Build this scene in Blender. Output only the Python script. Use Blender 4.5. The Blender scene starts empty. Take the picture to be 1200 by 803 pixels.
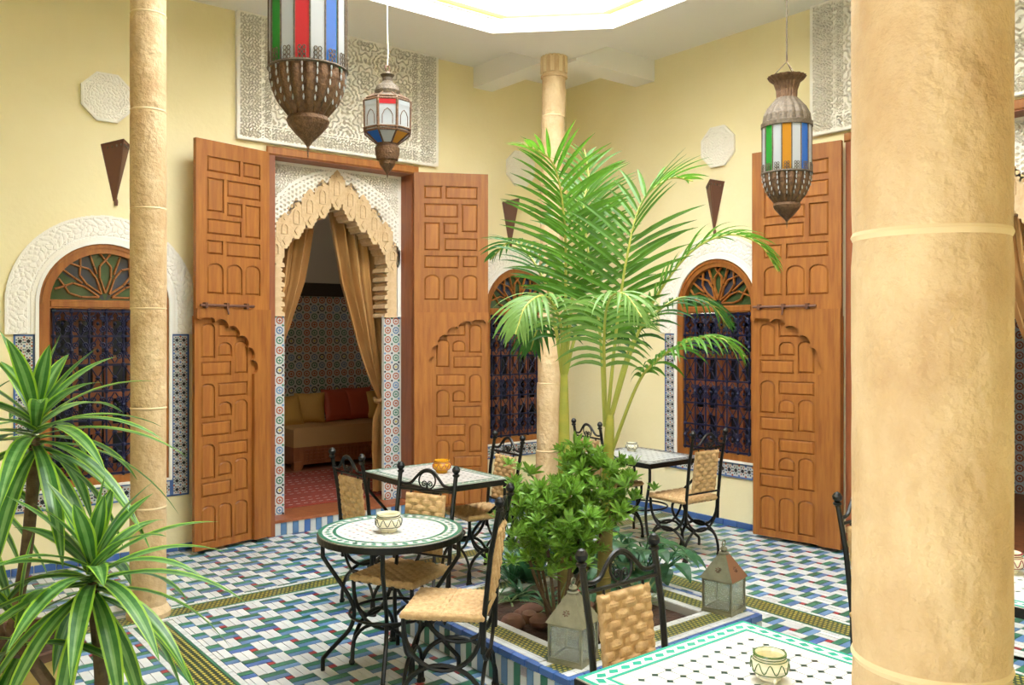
import bpy, math, random
import numpy as np
from mathutils import Vector, Matrix
from mathutils.geometry import tessellate_polygon

random.seed(7)
rng = np.random.default_rng(7)
PI = math.pi
SC = bpy.context.scene
COL = SC.collection

# ------------------------------------------------------------------ camera
FPX, CX, HY, EYE = 1004.0, 600.0, 388.0, 1.78
CAM = Vector((-6.43, -7.11, EYE))
FWD = Vector((0.6225, 0.7826, 0)).normalized()
RGT = Vector((FWD.y, -FWD.x, 0))
cd = bpy.data.cameras.new('camera')
cam = bpy.data.objects.new('camera', cd); COL.objects.link(cam)
cam.location = CAM
cam.rotation_euler = (PI / 2, 0, math.atan2(-FWD.x, FWD.y))
cd.sensor_width = 36.0
cd.lens = 36.0 * FPX / 1200.0
cd.shift_y = -(401.5 - HY) / 1200.0
cd.clip_start = 0.05
SC.camera = cam

def P(px, py, depth):
    """photo pixel + distance along the view axis -> point in the place"""
    return CAM + (FWD + RGT * ((px - CX) / FPX) + Vector((0, 0, 1)) * ((HY - py) / FPX)) * depth

# ------------------------------------------------------------------ light
w = bpy.data.worlds.new('sky'); SC.world = w
w.use_nodes = True
bg = w.node_tree.nodes['Background']
bg.inputs['Color'].default_value = (0.94, 0.975, 1.0, 1)
bg.inputs['Strength'].default_value = 6.0
SC.view_settings.view_transform = 'Standard'
SC.view_settings.look = 'None'
SC.view_settings.gamma = 1.0
SC.view_settings.use_curve_mapping = False
SC.view_settings.exposure = 1.25
SC.cycles.use_denoising = True
SC.cycles.max_bounces = 10
SC.cycles.diffuse_bounces = 7
SC.cycles.sample_clamp_indirect = 8.0

# ------------------------------------------------------------------ materials
def lin(h):
    h = h.lstrip('#'); o = []
    for i in (0, 2, 4):
        c = int(h[i:i + 2], 16) / 255
        o.append(c / 12.92 if c <= .04045 else ((c + .055) / 1.055) ** 2.4)
    return (*o, 1)

M = {}
def mat(name, c, rough=.6, metal=0., c2=None, scale=(6, 6, 6), detail=4, bump=0., bscale=40, spec=.5,
        vary=0., trans=0., coat=0., bdist=.02):
    m = bpy.data.materials.new(name); m.use_nodes = True
    nt = m.node_tree; N = nt.nodes; Lk = nt.links
    b = N['Principled BSDF']
    b.inputs['Roughness'].default_value = rough
    b.inputs['Metallic'].default_value = metal
    b.inputs['Specular IOR Level'].default_value = spec
    b.inputs['Coat Weight'].default_value = coat
    b.inputs['Base Color'].default_value = lin(c)
    tc = N.new('ShaderNodeTexCoord')
    src = None
    if c2:
        mp = N.new('ShaderNodeMapping'); mp.inputs['Scale'].default_value = scale
        Lk.new(tc.outputs['Object'], mp.inputs['Vector'])
        nz = N.new('ShaderNodeTexNoise'); nz.inputs['Scale'].default_value = 1.0
        nz.inputs['Detail'].default_value = detail; nz.inputs['Roughness'].default_value = .6
        Lk.new(mp.outputs[0], nz.inputs['Vector'])
        rp = N.new('ShaderNodeValToRGB')
        rp.color_ramp.elements[0].position = .32; rp.color_ramp.elements[1].position = .68
        rp.color_ramp.elements[0].color = lin(c); rp.color_ramp.elements[1].color = lin(c2)
        Lk.new(nz.outputs['Fac'], rp.inputs['Fac'])
        src = rp.outputs['Color']
    if vary:
        ge = N.new('ShaderNodeNewGeometry'); oi = N.new('ShaderNodeObjectInfo')
        ad = N.new('ShaderNodeMath'); ad.operation = 'ADD'
        Lk.new(ge.outputs['Random Per Island'], ad.inputs[0]); Lk.new(oi.outputs['Random'], ad.inputs[1])
        fr = N.new('ShaderNodeMath'); fr.operation = 'FRACT'; Lk.new(ad.outputs[0], fr.inputs[0])
        mr = N.new('ShaderNodeMapRange')
        mr.inputs['To Min'].default_value = 1 - vary; mr.inputs['To Max'].default_value = 1 + vary * .6
        Lk.new(fr.outputs[0], mr.inputs['Value'])
        hs = N.new('ShaderNodeHueSaturation')
        if src: Lk.new(src, hs.inputs['Color'])
        else: hs.inputs['Color'].default_value = lin(c)
        Lk.new(mr.outputs[0], hs.inputs['Value'])
        src = hs.outputs['Color']
    if src: Lk.new(src, b.inputs['Base Color'])
    if bump:
        n2 = N.new('ShaderNodeTexNoise'); n2.inputs['Scale'].default_value = bscale; n2.inputs['Detail'].default_value = 5
        Lk.new(tc.outputs['Object'], n2.inputs['Vector'])
        bp = N.new('ShaderNodeBump'); bp.inputs['Strength'].default_value = bump; bp.inputs['Distance'].default_value = bdist
        Lk.new(n2.outputs['Fac'], bp.inputs['Height']); Lk.new(bp.outputs[0], b.inputs['Normal'])
    if trans:
        out = N['Material Output']
        tr = N.new('ShaderNodeBsdfTranslucent'); mx = N.new('ShaderNodeMixShader'); mx.inputs[0].default_value = trans
        if src: Lk.new(src, tr.inputs['Color'])
        else: tr.inputs['Color'].default_value = lin(c)
        Lk.new(b.outputs[0], mx.inputs[1]); Lk.new(tr.outputs[0], mx.inputs[2]); Lk.new(mx.outputs[0], out.inputs['Surface'])
    M[name] = m
    return m

def glassmat(name, c, alpha=.35, rough=.08):
    """thin tinted pane: part mirror-like surface, part see-through tint"""
    m = bpy.data.materials.new(name); m.use_nodes = True
    nt = m.node_tree; N = nt.nodes; Lk = nt.links
    b = N['Principled BSDF']; b.inputs['Base Color'].default_value = lin(c); b.inputs['Roughness'].default_value = rough
    t = N.new('ShaderNodeBsdfTransparent'); t.inputs['Color'].default_value = lin(c)
    mx = N.new('ShaderNodeMixShader'); mx.inputs[0].default_value = alpha
    Lk.new(t.outputs[0], mx.inputs[1]); Lk.new(b.outputs[0], mx.inputs[2])
    Lk.new(mx.outputs[0], N['Material Output'].inputs['Surface'])
    M[name] = m

mat('plaster', '#eddfaf', .85, c2='#f2e6bc', scale=(1.2, 1.2, 1.2), bump=.12, bscale=25)
mat('white', '#efece4', .8, bump=.05, bscale=60)
mat('ceil', '#e9e6e0', .85, bump=.05, bscale=30)
mat('stucco', '#efeae0', .85, bump=.15, bscale=90)
mat('cream_stucco', '#dcc29a', .8, c2='#c9aa80', scale=(14, 14, 14), bump=.2, bscale=60)
mat('column', '#bb9a6e', .75, c2='#d6bc93', scale=(7, 7, 4), detail=9, bump=.45, bscale=26, bdist=.035)
mat('joint', '#dcc59a', .8)
mat('wood', '#8c501e', .5, c2='#a86b2c', scale=(30, 30, 2.6), detail=5, vary=.10, bump=.06, bscale=60, coat=.04)
mat('wood_red', '#84482a', .5, c2='#9a5a34', scale=(26, 26, 3), detail=5, vary=.12, coat=.1)
mat('wood_dark', '#7a4422', .5, c2='#925630', scale=(20, 20, 4))
mat('iron', '#14130f', .38, .3, bump=.12, bscale=120, spec=.5)
mat('iron_blue', '#11163a', .42, .2, spec=.5)
mat('iron_brown', '#6a4636', .5, .25)
mat('rattan', '#d0ad7c', .65, c2='#b48f5e', scale=(40, 40, 40), vary=.06, bump=.2, bscale=160)
mat('t_white', '#cbccc8', .32, c2='#bfc2c2', scale=(9, 9, 9), vary=.09)
mat('t_green', '#2f6b58', .28, c2='#3b7a5c', scale=(9, 9, 9), vary=.25)
mat('t_blue', '#6488ac', .28, c2='#5275a4', scale=(9, 9, 9), vary=.25)
mat('t_dblue', '#44659e', .28, vary=.2)
mat('t_red', '#973034', .3, vary=.2)
mat('t_yellow', '#bcae4c', .3, vary=.1)
mat('t_dark', '#1f3a30', .3, vary=.2)
mat('t_black', '#1b1b24', .3)
mat('t_terra', '#a2512e', .35)
mat('t_mint', '#2f9a80', .25, vary=.1)
mat('t_pale', '#d2d1cb', .22, vary=.04)
mat('t_slate', '#b9bdbc', .3, vary=.12)
mat('t_grey', '#c6c3be', .32, vary=.12)
mat('grout', '#a9a69c', .8)
mat('soil', '#4b3324', .95, c2='#33231a', scale=(12, 12, 12), bump=.8, bscale=30)
mat('stone', '#7d5848', .85, c2='#634638', scale=(8, 8, 8), bump=.4, bscale=20, vary=.1)
mat('palm_leaf', '#609028', .4, c2='#4a7c20', scale=(3, 3, 3), vary=.28, trans=.45)
mat('palm_pale', '#86a858', .4, c2='#6c9644', scale=(3, 3, 3), vary=.15, trans=.4)
mat('palm_dark', '#386a26', .4, vary=.2, trans=.4)
mat('rachis', '#a3a548', .5)
mat('palm_trunk', '#b9b04a', .5, c2='#98a045', scale=(3, 3, 9))
mat('palm_base', '#6e6a38', .7, c2='#8a7a44', scale=(4, 4, 20))
mat('shrub_leaf', '#80ac42', .35, vary=.35, trans=.35)
mat('shrub_dark', '#3f6e48', .35, vary=.3, trans=.3)
mat('grassy', '#7d8f5c', .5, vary=.3, trans=.3)
mat('drac_mid', '#35682c', .32, c2='#4a7f3c', scale=(30, 30, 3), trans=.2)
mat('drac_pale', '#6a9852', .32, c2='#82aa68', scale=(30, 30, 3), trans=.2)
mat('drac_edge', '#8fbb34', .35, c2='#a2c84a', scale=(20, 20, 4), trans=.3)
mat('stem', '#5b4636', .85, c2='#77604a', scale=(20, 20, 30), bump=.5, bscale=40)
mat('pot_clay', '#d9c07a', .6, c2='#c6a862', scale=(3, 3, 14), bump=.2, bscale=30)
mat('red_petal', '#b02a34', .5, trans=.2)
mat('satin', '#aa7f4c', .28, c2='#c0965f', scale=(3, 3, 3), spec=.7)
mat('sofa_fabric', '#b88f5c', .8, bump=.1, bscale=300)
mat('pillow_gold', '#c79a4e', .6, bump=.2, bscale=60)
mat('pillow_rust', '#a3442a', .4)
mat('rug', '#7d2f22', .95, c2='#8f3a2a', scale=(10, 10, 10), bump=.3, bscale=200)
mat('rug_dash', '#b7a59a', .95)
mat('room_wall', '#c9c4ba', .9)
mat('dark_band', '#3a332e', .8)
mat('brass', '#59412f', .45, .6, c2='#7a5c42', scale=(45, 45, 45), bump=.5, bscale=90)
mat('brass_light', '#6a5c48', .5, .4, c2='#463b2e', scale=(60, 60, 60), bump=.4, bscale=120)
mat('tin', '#94927c', .4, .55, c2='#77745e', scale=(12, 12, 12))
mat('tin_warm', '#9a7058', .4, .7)
mat('cable', '#d8d2c4', .6)
mat('ceramic', '#e3ddc0', .18, coat=.4)
mat('ceramic_paint', '#4f6a3a', .2)
mat('ceramic_dark', '#2c3338', .2)
mat('ceramic_yellow', '#d69a1e', .18, coat=.4)
mat('ceramic_red', '#8a2f3a', .2)
mat('lamp_cup', '#e2d38e', .4, trans=.4)
mat('sash_dark', '#20242c', .25, spec=.6)
for n, c in (('g_green', '#2f9a3a'), ('g_red', '#d23a3e'), ('g_blue', '#2f6ac0'), ('g_amber', '#c98a2c'), ('g_clear', '#c3c7c8')):
    mat(n, c, .12, trans=.45, spec=.6)
glassmat('g_pane', '#e8ece6', .22)
mat('win_green', '#35502e', .15, spec=.7)
mat('win_blue', '#2b3347', .15, spec=.7)

# ------------------------------------------------------------------ mesh builder
class MB:
    def __init__(s): s.v = []; s.f = []; s.m = []
    def add(s, vs, fs, mi=0):
        b = len(s.v); s.v += [tuple(v) for v in vs]
        s.f += [tuple(i + b for i in f) for f in fs]; s.m += [mi] * len(fs)
        return s
    def box(s, x0, x1, y0, y1, z0, z1, mi=0):
        return s.add([(x, y, z) for z in (z0, z1) for y in (y0, y1) for x in (x0, x1)],
                     [(0, 2, 3, 1), (4, 5, 7, 6), (0, 1, 5, 4), (2, 6, 7, 3), (0, 4, 6, 2), (1, 3, 7, 5)], mi)
    def cbox(s, x0, x1, y0, y1, z0, z1, axis, ch, mi=0):
        """box whose outer face on +-axis is chamfered (a frustum)"""
        lo = [x0, y0, z0]; hi = [x1, y1, z1]; ax = abs(axis) - 1; sg = 1 if axis > 0 else -1
        o = [i for i in range(3) if i != ax]; vs = []
        base = lo[ax] if sg > 0 else hi[ax]; top = hi[ax] if sg > 0 else lo[ax]
        for lev, c in ((base, 0), (top, ch)):
            for a, b in ((0, 0), (1, 0), (1, 1), (0, 1)):
                p = [0, 0, 0]; p[ax] = lev
                p[o[0]] = (lo[o[0]] + c) if a == 0 else (hi[o[0]] - c)
                p[o[1]] = (lo[o[1]] + c) if b == 0 else (hi[o[1]] - c)
                vs.append(p)
        fs = [(0, 1, 5, 4), (1, 2, 6, 5), (2, 3, 7, 6), (3, 0, 4, 7), (4, 5, 6, 7)]
        flip = (sg > 0) == (ax == 1)
        if flip: fs = [f[::-1] for f in fs]
        return s.add(vs, fs, mi)
    def tube(s, pts, r, n=8, mi=0, closed=False, caps=True):
        pts = [Vector(p) for p in pts]; k = len(pts)
        rs = r if isinstance(r, (list, tuple)) else [r] * k
        tang = []
        for i in range(k):
            a = pts[(i - 1) % k] if (closed or i > 0) else pts[i]
            b = pts[(i + 1) % k] if (closed or i < k - 1) else pts[i]
            t = (b - a); tang.append(t.normalized() if t.length > 1e-9 else Vector((0, 0, 1)))
        u = tang[0].orthogonal().normalized(); vs = []
        for i in range(k):
            u = (u - tang[i] * u.dot(tang[i]))
            u = u.normalized() if u.length > 1e-6 else tang[i].orthogonal().normalized()
            v = tang[i].cross(u)
            for j in range(n):
                a = 2 * PI * j / n
                vs.append(pts[i] + (u * math.cos(a) + v * math.sin(a)) * rs[i])
        fs = []
        for i in range(k if closed else k - 1):
            i2 = (i + 1) % k
            for j in range(n):
                j2 = (j + 1) % n
                fs.append((i * n + j, i * n + j2, i2 * n + j2, i2 * n + j))
        if not closed and caps:
            fs.append(tuple(range(n))[::-1]); fs.append(tuple((k - 1) * n + j for j in range(n)))
        return s.add(vs, fs, mi)
    def lathe(s, prof, n=24, mi=0, c=(0, 0, 0), flute=0, amp=0., caps=True, mfun=None):
        vs = []
        for r, z in prof:
            for j in range(n):
                a = 2 * PI * j / n
                rr = r * (1 - amp + amp * abs(math.cos(a * flute / 2))) if flute else r
                vs.append((c[0] + rr * math.cos(a), c[1] + rr * math.sin(a), c[2] + z))
        k = len(prof)
        for i in range(k - 1):
            fs = []
            for j in range(n):
                j2 = (j + 1) % n
                fs.append((j, j2, n + j2, n + j))
            s.add(vs[i * n:(i + 2) * n], fs, mfun(i) if mfun else mi)
        if caps:
            s.add(vs[:n], [tuple(range(n))[::-1]], mfun(0) if mfun else mi)
            s.add(vs[-n:], [tuple(range(n))], mfun(k - 2) if mfun else mi)
        return s
    def prism(s, outer, holes, y0, y1, mi=0, frame=None):
        """polygon in x-z (with holes) extruded from y0 to y1"""
        loops = [outer] + list(holes or [])
        tri = tessellate_polygon([[Vector((p[0], p[1], 0)) for p in l] for l in loops])
        flat = [p for l in loops for p in l]; n = len(flat)
        vs = [(p[0], y0, p[1]) for p in flat] + [(p[0], y1, p[1]) for p in flat]
        fs = []
        for a, b, c in tri:
            A, B, C_ = flat[a], flat[b], flat[c]
            cr = (B[0] - A[0]) * (C_[1] - A[1]) - (B[1] - A[1]) * (C_[0] - A[0])
            if cr < 0: a, c = c, a
            fs.append((a, b, c)); fs.append((n + c, n + b, n + a))
        st = 0
        for l in loops:
            k = len(l)
            for i in range(k):
                j = (i + 1) % k
                fs.append((st + i, n + st + i, n + st + j, st + j))
            st += k
        return s.add(vs, fs, mi)
    def flat(s, pts, mi=0): return s.add(pts, [tuple(range(len(pts)))], mi)
    def xf(s, Mx):
        s.v = [tuple(Mx @ Vector(v)) for v in s.v]; return s
    def mesh(s, name, mats, smooth=False):
        me = bpy.data.meshes.new(name); me.from_pydata(s.v, [], s.f)
        for m in (mats if isinstance(mats, (list, tuple)) else [mats]): me.materials.append(M[m] if isinstance(m, str) else m)
        me.polygons.foreach_set('material_index', s.m)
        if smooth: me.polygons.foreach_set('use_smooth', [True] * len(s.f))
        me.update()
        if smooth:
            try: me.set_sharp_from_angle(angle=math.radians(40))
            except Exception: pass
        return me
    def build(s, name, mats, parent=None, smooth=False, loc=(0, 0, 0), rz=0):
        return link(name, s.mesh(name, mats, smooth), parent, loc, rz)

def link(name, me, parent=None, loc=(0, 0, 0), rz=0):
    o = bpy.data.objects.new(name, me); COL.objects.link(o)
    o.location = loc; o.rotation_euler = (0, 0, rz); o.parent = parent
    return o
def tag(o, label, cat, group=None, kind=None):
    o['label'] = label; o['category'] = cat
    if group: o['group'] = group
    if kind: o['kind'] = kind
    return o
def thing(name, label, cat, loc=(0, 0, 0), rz=0, group=None, kind=None):
    o = bpy.data.objects.new(name, None); COL.objects.link(o)
    o.location = loc; o.rotation_euler = (0, 0, rz); o.empty_display_size = .1
    return tag(o, label, cat, group, kind)
def stuff(o): o['kind'] = 'stuff'; return o
def dup(root, loc, rz, label=None):
    def cp(o, par):
        c = o.copy(); COL.objects.link(c); c.parent = par
        for ch in o.children: cp(ch, c)
        return c
    r = cp(root, None); r.location = loc; r.rotation_euler = (0, 0, rz)
    if label: r['label'] = label
    return r
def arc(cx, cz, r, a0, a1, n, rz=None):
    rz = rz or r
    return [(cx + r * math.cos(a0 + (a1 - a0) * i / n), cz + rz * math.sin(a0 + (a1 - a0) * i / n)) for i in range(n + 1)]
def smoothpath(pts, n=8):
    """Catmull-Rom through 3D points"""
    p = [Vector(q) for q in pts]; p = [p[0] * 2 - p[1]] + p + [p[-1] * 2 - p[-2]]; out = []
    for i in range(1, len(p) - 2):
        for k in range(n):
            t = k / n
            out.append(.5 * ((2 * p[i]) + (p[i + 1] - p[i - 1]) * t + (2 * p[i - 1] - 5 * p[i] + 4 * p[i + 1] - p[i + 2]) * t * t
                             + (3 * p[i] - p[i - 1] - 3 * p[i + 1] + p[i + 2]) * t ** 3))
    out.append(p[-2]); return out
def relief(name, mname, x0, x1, z0, z1, res, fn, depth, parent=None, mask=None, y=0.):
    """carved plaster: a real height field facing -y. fn -> 0..1 height"""
    nx = max(2, int((x1 - x0) / res)); nz = max(2, int((z1 - z0) / res))
    X, Z = np.meshgrid(np.linspace(x0, x1, nx), np.linspace(z0, z1, nz))
    Hh = np.clip(fn(X, Z), 0, 1)
    V = np.stack([X, y - Hh * depth, Z], -1).reshape(-1, 3)
    i = np.arange(nz - 1)[:, None] * nx + np.arange(nx - 1)[None, :]
    q = np.stack([i, i + 1, i + nx + 1, i + nx], -1)
    if mask is not None:
        k = mask((X[:-1, :-1] + X[1:, 1:]) / 2, (Z[:-1, :-1] + Z[1:, 1:]) / 2); q = q[k]
    q = q.reshape(-1, 4)
    me = bpy.data.meshes.new(name)
    me.from_pydata(V.tolist(), [], q.tolist()); me.materials.append(M[mname]); me.update()
    return link(name, me, parent)

# ================================================================== THE SETTING
WX, WY, CZ = -7.3, -8.0, 4.48          # near walls, ceiling height
DX, DYR = -2.73, -4.14                 # door centres along each wall
W1, W2, W3 = -4.77, -0.69, -2.08       # window centres

def rect(x0, x1, z0, z1): return [(x0, z0), (x1, z0), (x1, z1), (x0, z1)]
win_hole = lambda c: rect(c - .47, c + .47, .60, 2.45)
wl = MB().prism(rect(WX, .35, -.05, 4.7), [win_hole(W1), win_hole(W2), rect(DX - .755, DX + .755, .0, 3.36)], 0, .35) \
    .build('wall_left', 'plaster')
tag(wl, 'yellow plastered courtyard wall with the curtained doorway and tiled windows', 'wall', kind='structure')
# right wall: local x = -world y, local -y = world -x
wr = MB().prism(rect(0, -WY, -.05, 4.7), [win_hole(-W3), rect(-DYR - .755, -DYR + .755, .0, 3.36)], 0, .35) \
    .build('wall_right', 'plaster', rz=-PI / 2)
tag(wr, 'yellow plastered courtyard wall behind the slate-topped table', 'wall', kind='structure')
o = MB().box(WX - .2, .35, WY - .2, WY, 0, 4.7).build('wall_front', 'plaster'); tag(o, 'yellow plastered wall behind the viewer', 'wall', kind='structure')
o = MB().prism(rect(-.35, -WY, -.05, 4.7), [rect(5.6, 6.6, 1.1, 2.4)], WX - .2, WX).build('wall_side', 'plaster', rz=-PI / 2); tag(o, 'yellow plastered wall with an opening added for side daylight, beside the dracaena', 'wall', kind='structure')  # opening added out of view to let daylight onto the near column

# ceiling: gallery ceiling, ring beam with octagonal opening, stepped light well
OX0, OX1, OY0, OY1, CH = -4.8, -1.33, -6.3, -1.33, .72
def octo(d):
    x0, x1, y0, y1, c = OX0 - d, OX1 + d, OY0 - d, OY1 + d, CH - d * .7
    return [(x0 + c, y0), (x1 - c, y0), (x1, y0 + c), (x1, y1 - c), (x1 - c, y1), (x0 + c, y1), (x0, y1 - c), (x0, y0 + c)]
TOXY = Matrix(((1, 0, 0, 0), (0, 0, 1, 0), (0, 1, 0, 0), (0, 0, 0, 1)))   # x-z polygon -> x-y slab
def slab(mb, outer, holes, z0, z1, mi=0):
    t = MB().prism(outer, holes, z0, z1, mi).xf(TOXY)
    return mb.add(t.v, [f[::-1] for f in t.f], mi)
ce = slab(MB(), rect(WX, .2, WY, .2), [rect(-5.08, -1.05, -6.6, -1.05)], CZ, CZ + .15).build('ceiling', 'ceil')
tag(ce, 'pale grey plaster gallery ceiling around the open light well', 'ceiling', kind='structure')
slab(MB(), rect(-5.08, -1.05, -6.6, -1.05), [octo(0)], 4.30, 4.42).build('ring_beam', 'ceil', ce)
slab(MB(), rect(-5.6, -.55, -7.1, -.55), [octo(.20)], 4.50, 6.4).build('light_well', 'white', ce)
slab(MB(), octo(.26), [octo(.20)], 4.40, 4.52).build('well_kerb', 'white', ce)
mat('gold', '#b08f45', .5)
slab(MB(), octo(.21), [octo(.17)], 4.535, 4.56).build('gold_moulding', 'gold', ce)
MB().box(-1.28, -1.04, -1.06, .02, 4.27, CZ + .05).build('beam', 'ceil', ce)
MB().box(-1.06, .02, -1.31, -1.05, 4.27, CZ + .05).build('beam', 'ceil', ce)
for yy in (-2.74, -1.87, -3.85):
    MB().box(-5.4, -.7, yy - .03, yy + .03, 6.3, 6.38).build('roof_bar', 'iron', ce)

# ------------------------------------------------------------------ floor
fl = MB().box(WX, .2, WY, .2, -.12, -.008).build('floor', 'grout')
tag(fl, 'courtyard floor of white blue green and red zellige tiles', 'floor', kind='structure')
PLX0, PLX1, PLY0, PLY1 = -3.78, -2.31, -4.20, -2.72
STRIPS = [('x', -1.655, -1.42, WX, 0), ('y', -5.045, -4.78, WY, -1.655), ('y', -1.83, -1.57, WY, -1.655)]
def clip_tile(x0, x1, y0, y1):
    """cut a tile where it meets a border strip, the planter or a wall; None when nothing is left"""
    x0, x1, y0, y1 = max(x0, WX), min(x1, -.014), max(y0, WY), min(y1, -.014)
    for ax, a, b, lo, hi in STRIPS:
        if ax == 'x' and y1 > a and y0 < b:
            if y1 - b > a - y0: y0 = b
            else: y1 = a
        if ax == 'y' and x1 > a and x0 < b and y0 < hi:
            if x1 - b > a - x0: x0 = b
            else: x1 = a
    if x1 > PLX0 and x0 < PLX1 and y1 > PLY0 and y0 < PLY1:
        cut = sorted([(PLX0 - x0, 0), (x1 - PLX1, 1), (PLY0 - y0, 2), (y1 - PLY1, 3)])[-1][1]
        if cut == 0: x1 = PLX0
        elif cut == 1: x0 = PLX1
        elif cut == 2: y1 = PLY0
        else: y0 = PLY1
    return (x0, x1, y0, y1) if x1 - x0 > .009 and y1 - y0 > .009 else None
def proj(x, y, z=0):
    r = Vector((x, y, z)) - CAM; dpt = r.dot(FWD)
    if dpt < .3: return (-1e4, 0, dpt)
    return (CX + FPX * r.dot(RGT) / dpt, HY - FPX * (r.z) / dpt, dpt)
tiles = []; g = .0012
U = .24
pat = []
for k in (0, 1): pat.append((.05 * k, .05 * k + .05, 0, .14, 0)); pat.append((.1 + .05 * k, .15 + .05 * k, .14, .28, 0))
for k, mi in ((0, 2), (1, 1)):
    pat.append((.1, .24, .04 + .05 * k, .09 + .05 * k, mi)); pat.append((-.04, .1, .14 + .05 * k, .19 + .05 * k, mi))
pat.append((.2, .24, .24, .28, 3))
ox, oy = -4.582 - .22, -1.755 - .26
for i in range(-12, 22):
    for j in range(-27, 9):
        for (a, b, c, d_, mi) in pat:
            x0, x1, y0, y1 = ox + i * U + a, ox + i * U + b, oy + j * U + c, oy + j * U + d_
            q = clip_tile(x0, x1, y0, y1)
            if not q: continue
            x0, x1, y0, y1 = q
            tiles.append((x0 + g, x1 - g, y0 + g, y1 - g, mi))
def seen(t):
    px, py, dp = proj((t[0] + t[1]) / 2, (t[2] + t[3]) / 2)
    ok = 0 < dp and py < 803 and (205 < px < 560 or (60 < px < 205 and py > 690) or (785 < px < 1000 and py < 735))
    return dp if ok else 1e3 + dp
tiles.sort(key=seen)
tm = {}
TM = ['t_white', 't_green', 't_blue', 't_red', 't_dblue']
for n, (x0, x1, y0, y1, mi) in enumerate(tiles):
    if mi == 2 and random.random() < .12: tiles[n] = (x0, x1, y0, y1, 4)
for x0, x1, y0, y1, mi in tiles[:300]:
    key = (round(x1 - x0, 3), round(y1 - y0, 3), mi)
    if key not in tm:
        tm[key] = MB().cbox(-key[0] / 2, key[0] / 2, -key[1] / 2, key[1] / 2, -.008, 0, 3, .0012).mesh('floor_tile', TM[mi])
    link('floor_tile', tm[key], fl, ((x0 + x1) / 2, (y0 + y1) / 2, random.uniform(-.0006, .0006)))
mb = MB()
for x0, x1, y0, y1, mi in tiles[300:]: mb.cbox(x0, x1, y0, y1, -.008, random.uniform(-.0006, .0006), 3, .0012, mi)
stuff(mb.build('floor_tiles', TM, fl))
# border strips: white edge, green line, yellow diamonds on dark green
def border(name, L, wd, parent, loc, rz, z=0., edge='t_green'):
    mb = MB()
    e = .034; gl = .016
    n = max(1, int(L / .06)); s = L / n
    for sd in (0, 1):
        for k in range(n):
            a, b = (0, e) if sd == 0 else (wd - e, wd)
            mb.cbox(k * s + .001, (k + 1) * s - .001, a + .001, b - .001, z - .008, z, 3, .001, 0)
        a, b = (e, e + gl) if sd == 0 else (wd - e - gl, wd - e)
        mb.box(0, L, a + .0008, b - .0008, z - .008, z + .0002, 1)
    y0, y1 = e + gl, wd - e - gl
    mb.box(0, L, y0, y1, z - .008, z - .0004, 2)
    rows = 5; dy = (y1 - y0) / rows; dx = .030
    for r_ in range(rows):
        for k in range(int(L / dx)):
            cx_ = (k + .5 * (r_ % 2) + .3) * dx; cy_ = y0 + (r_ + .5) * dy
            mb.flat([(cx_ - .4 * dx, cy_, z + .0003), (cx_, cy_ - .33 * dy, z + .0003), (cx_ + .4 * dx, cy_, z + .0003), (cx_, cy_ + .33 * dy, z + .0003)], 3)
    return stuff(mb.build(name, ['t_white', edge, 't_dark', 't_yellow'], parent, loc=loc, rz=rz))
border('border_strip', 7.2, .235, fl, (WX + .05, -1.655, 0), 0)
border('border_strip', 6.3, .265, fl, (-4.78, -7.98, 0), PI / 2)
border('border_strip', 6.3, .26, fl, (-1.57, -7.98, 0), PI / 2)

# blue base tiles
def base_tiles(name, label, segs, rz):
    t = thing(name, label, 'baseboard', kind='structure', rz=rz)
    me = MB().cbox(-.073, .073, -.014, 0, .0, .055, -2, .002).mesh('tile', 't_dblue')
    for a, b in segs:
        n = max(1, round((b - a) / .15)); s = (b - a) / n
        for k in range(n):
            o = link('tile', me, t, (a + (k + .5) * s, 0, 0)); o.scale = (s / .15, 1, 1)
base_tiles('baseboard_left', 'row of blue glazed tiles at the foot of the curtained wall', [(-6.0, DX - .76), (DX + .76, -.01)], 0)
base_tiles('baseboard_right', 'row of blue glazed tiles below the window beside the slate-topped table', [(.02, -DYR - .76), (-DYR + .76, 5.4)], -PI / 2)

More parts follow.
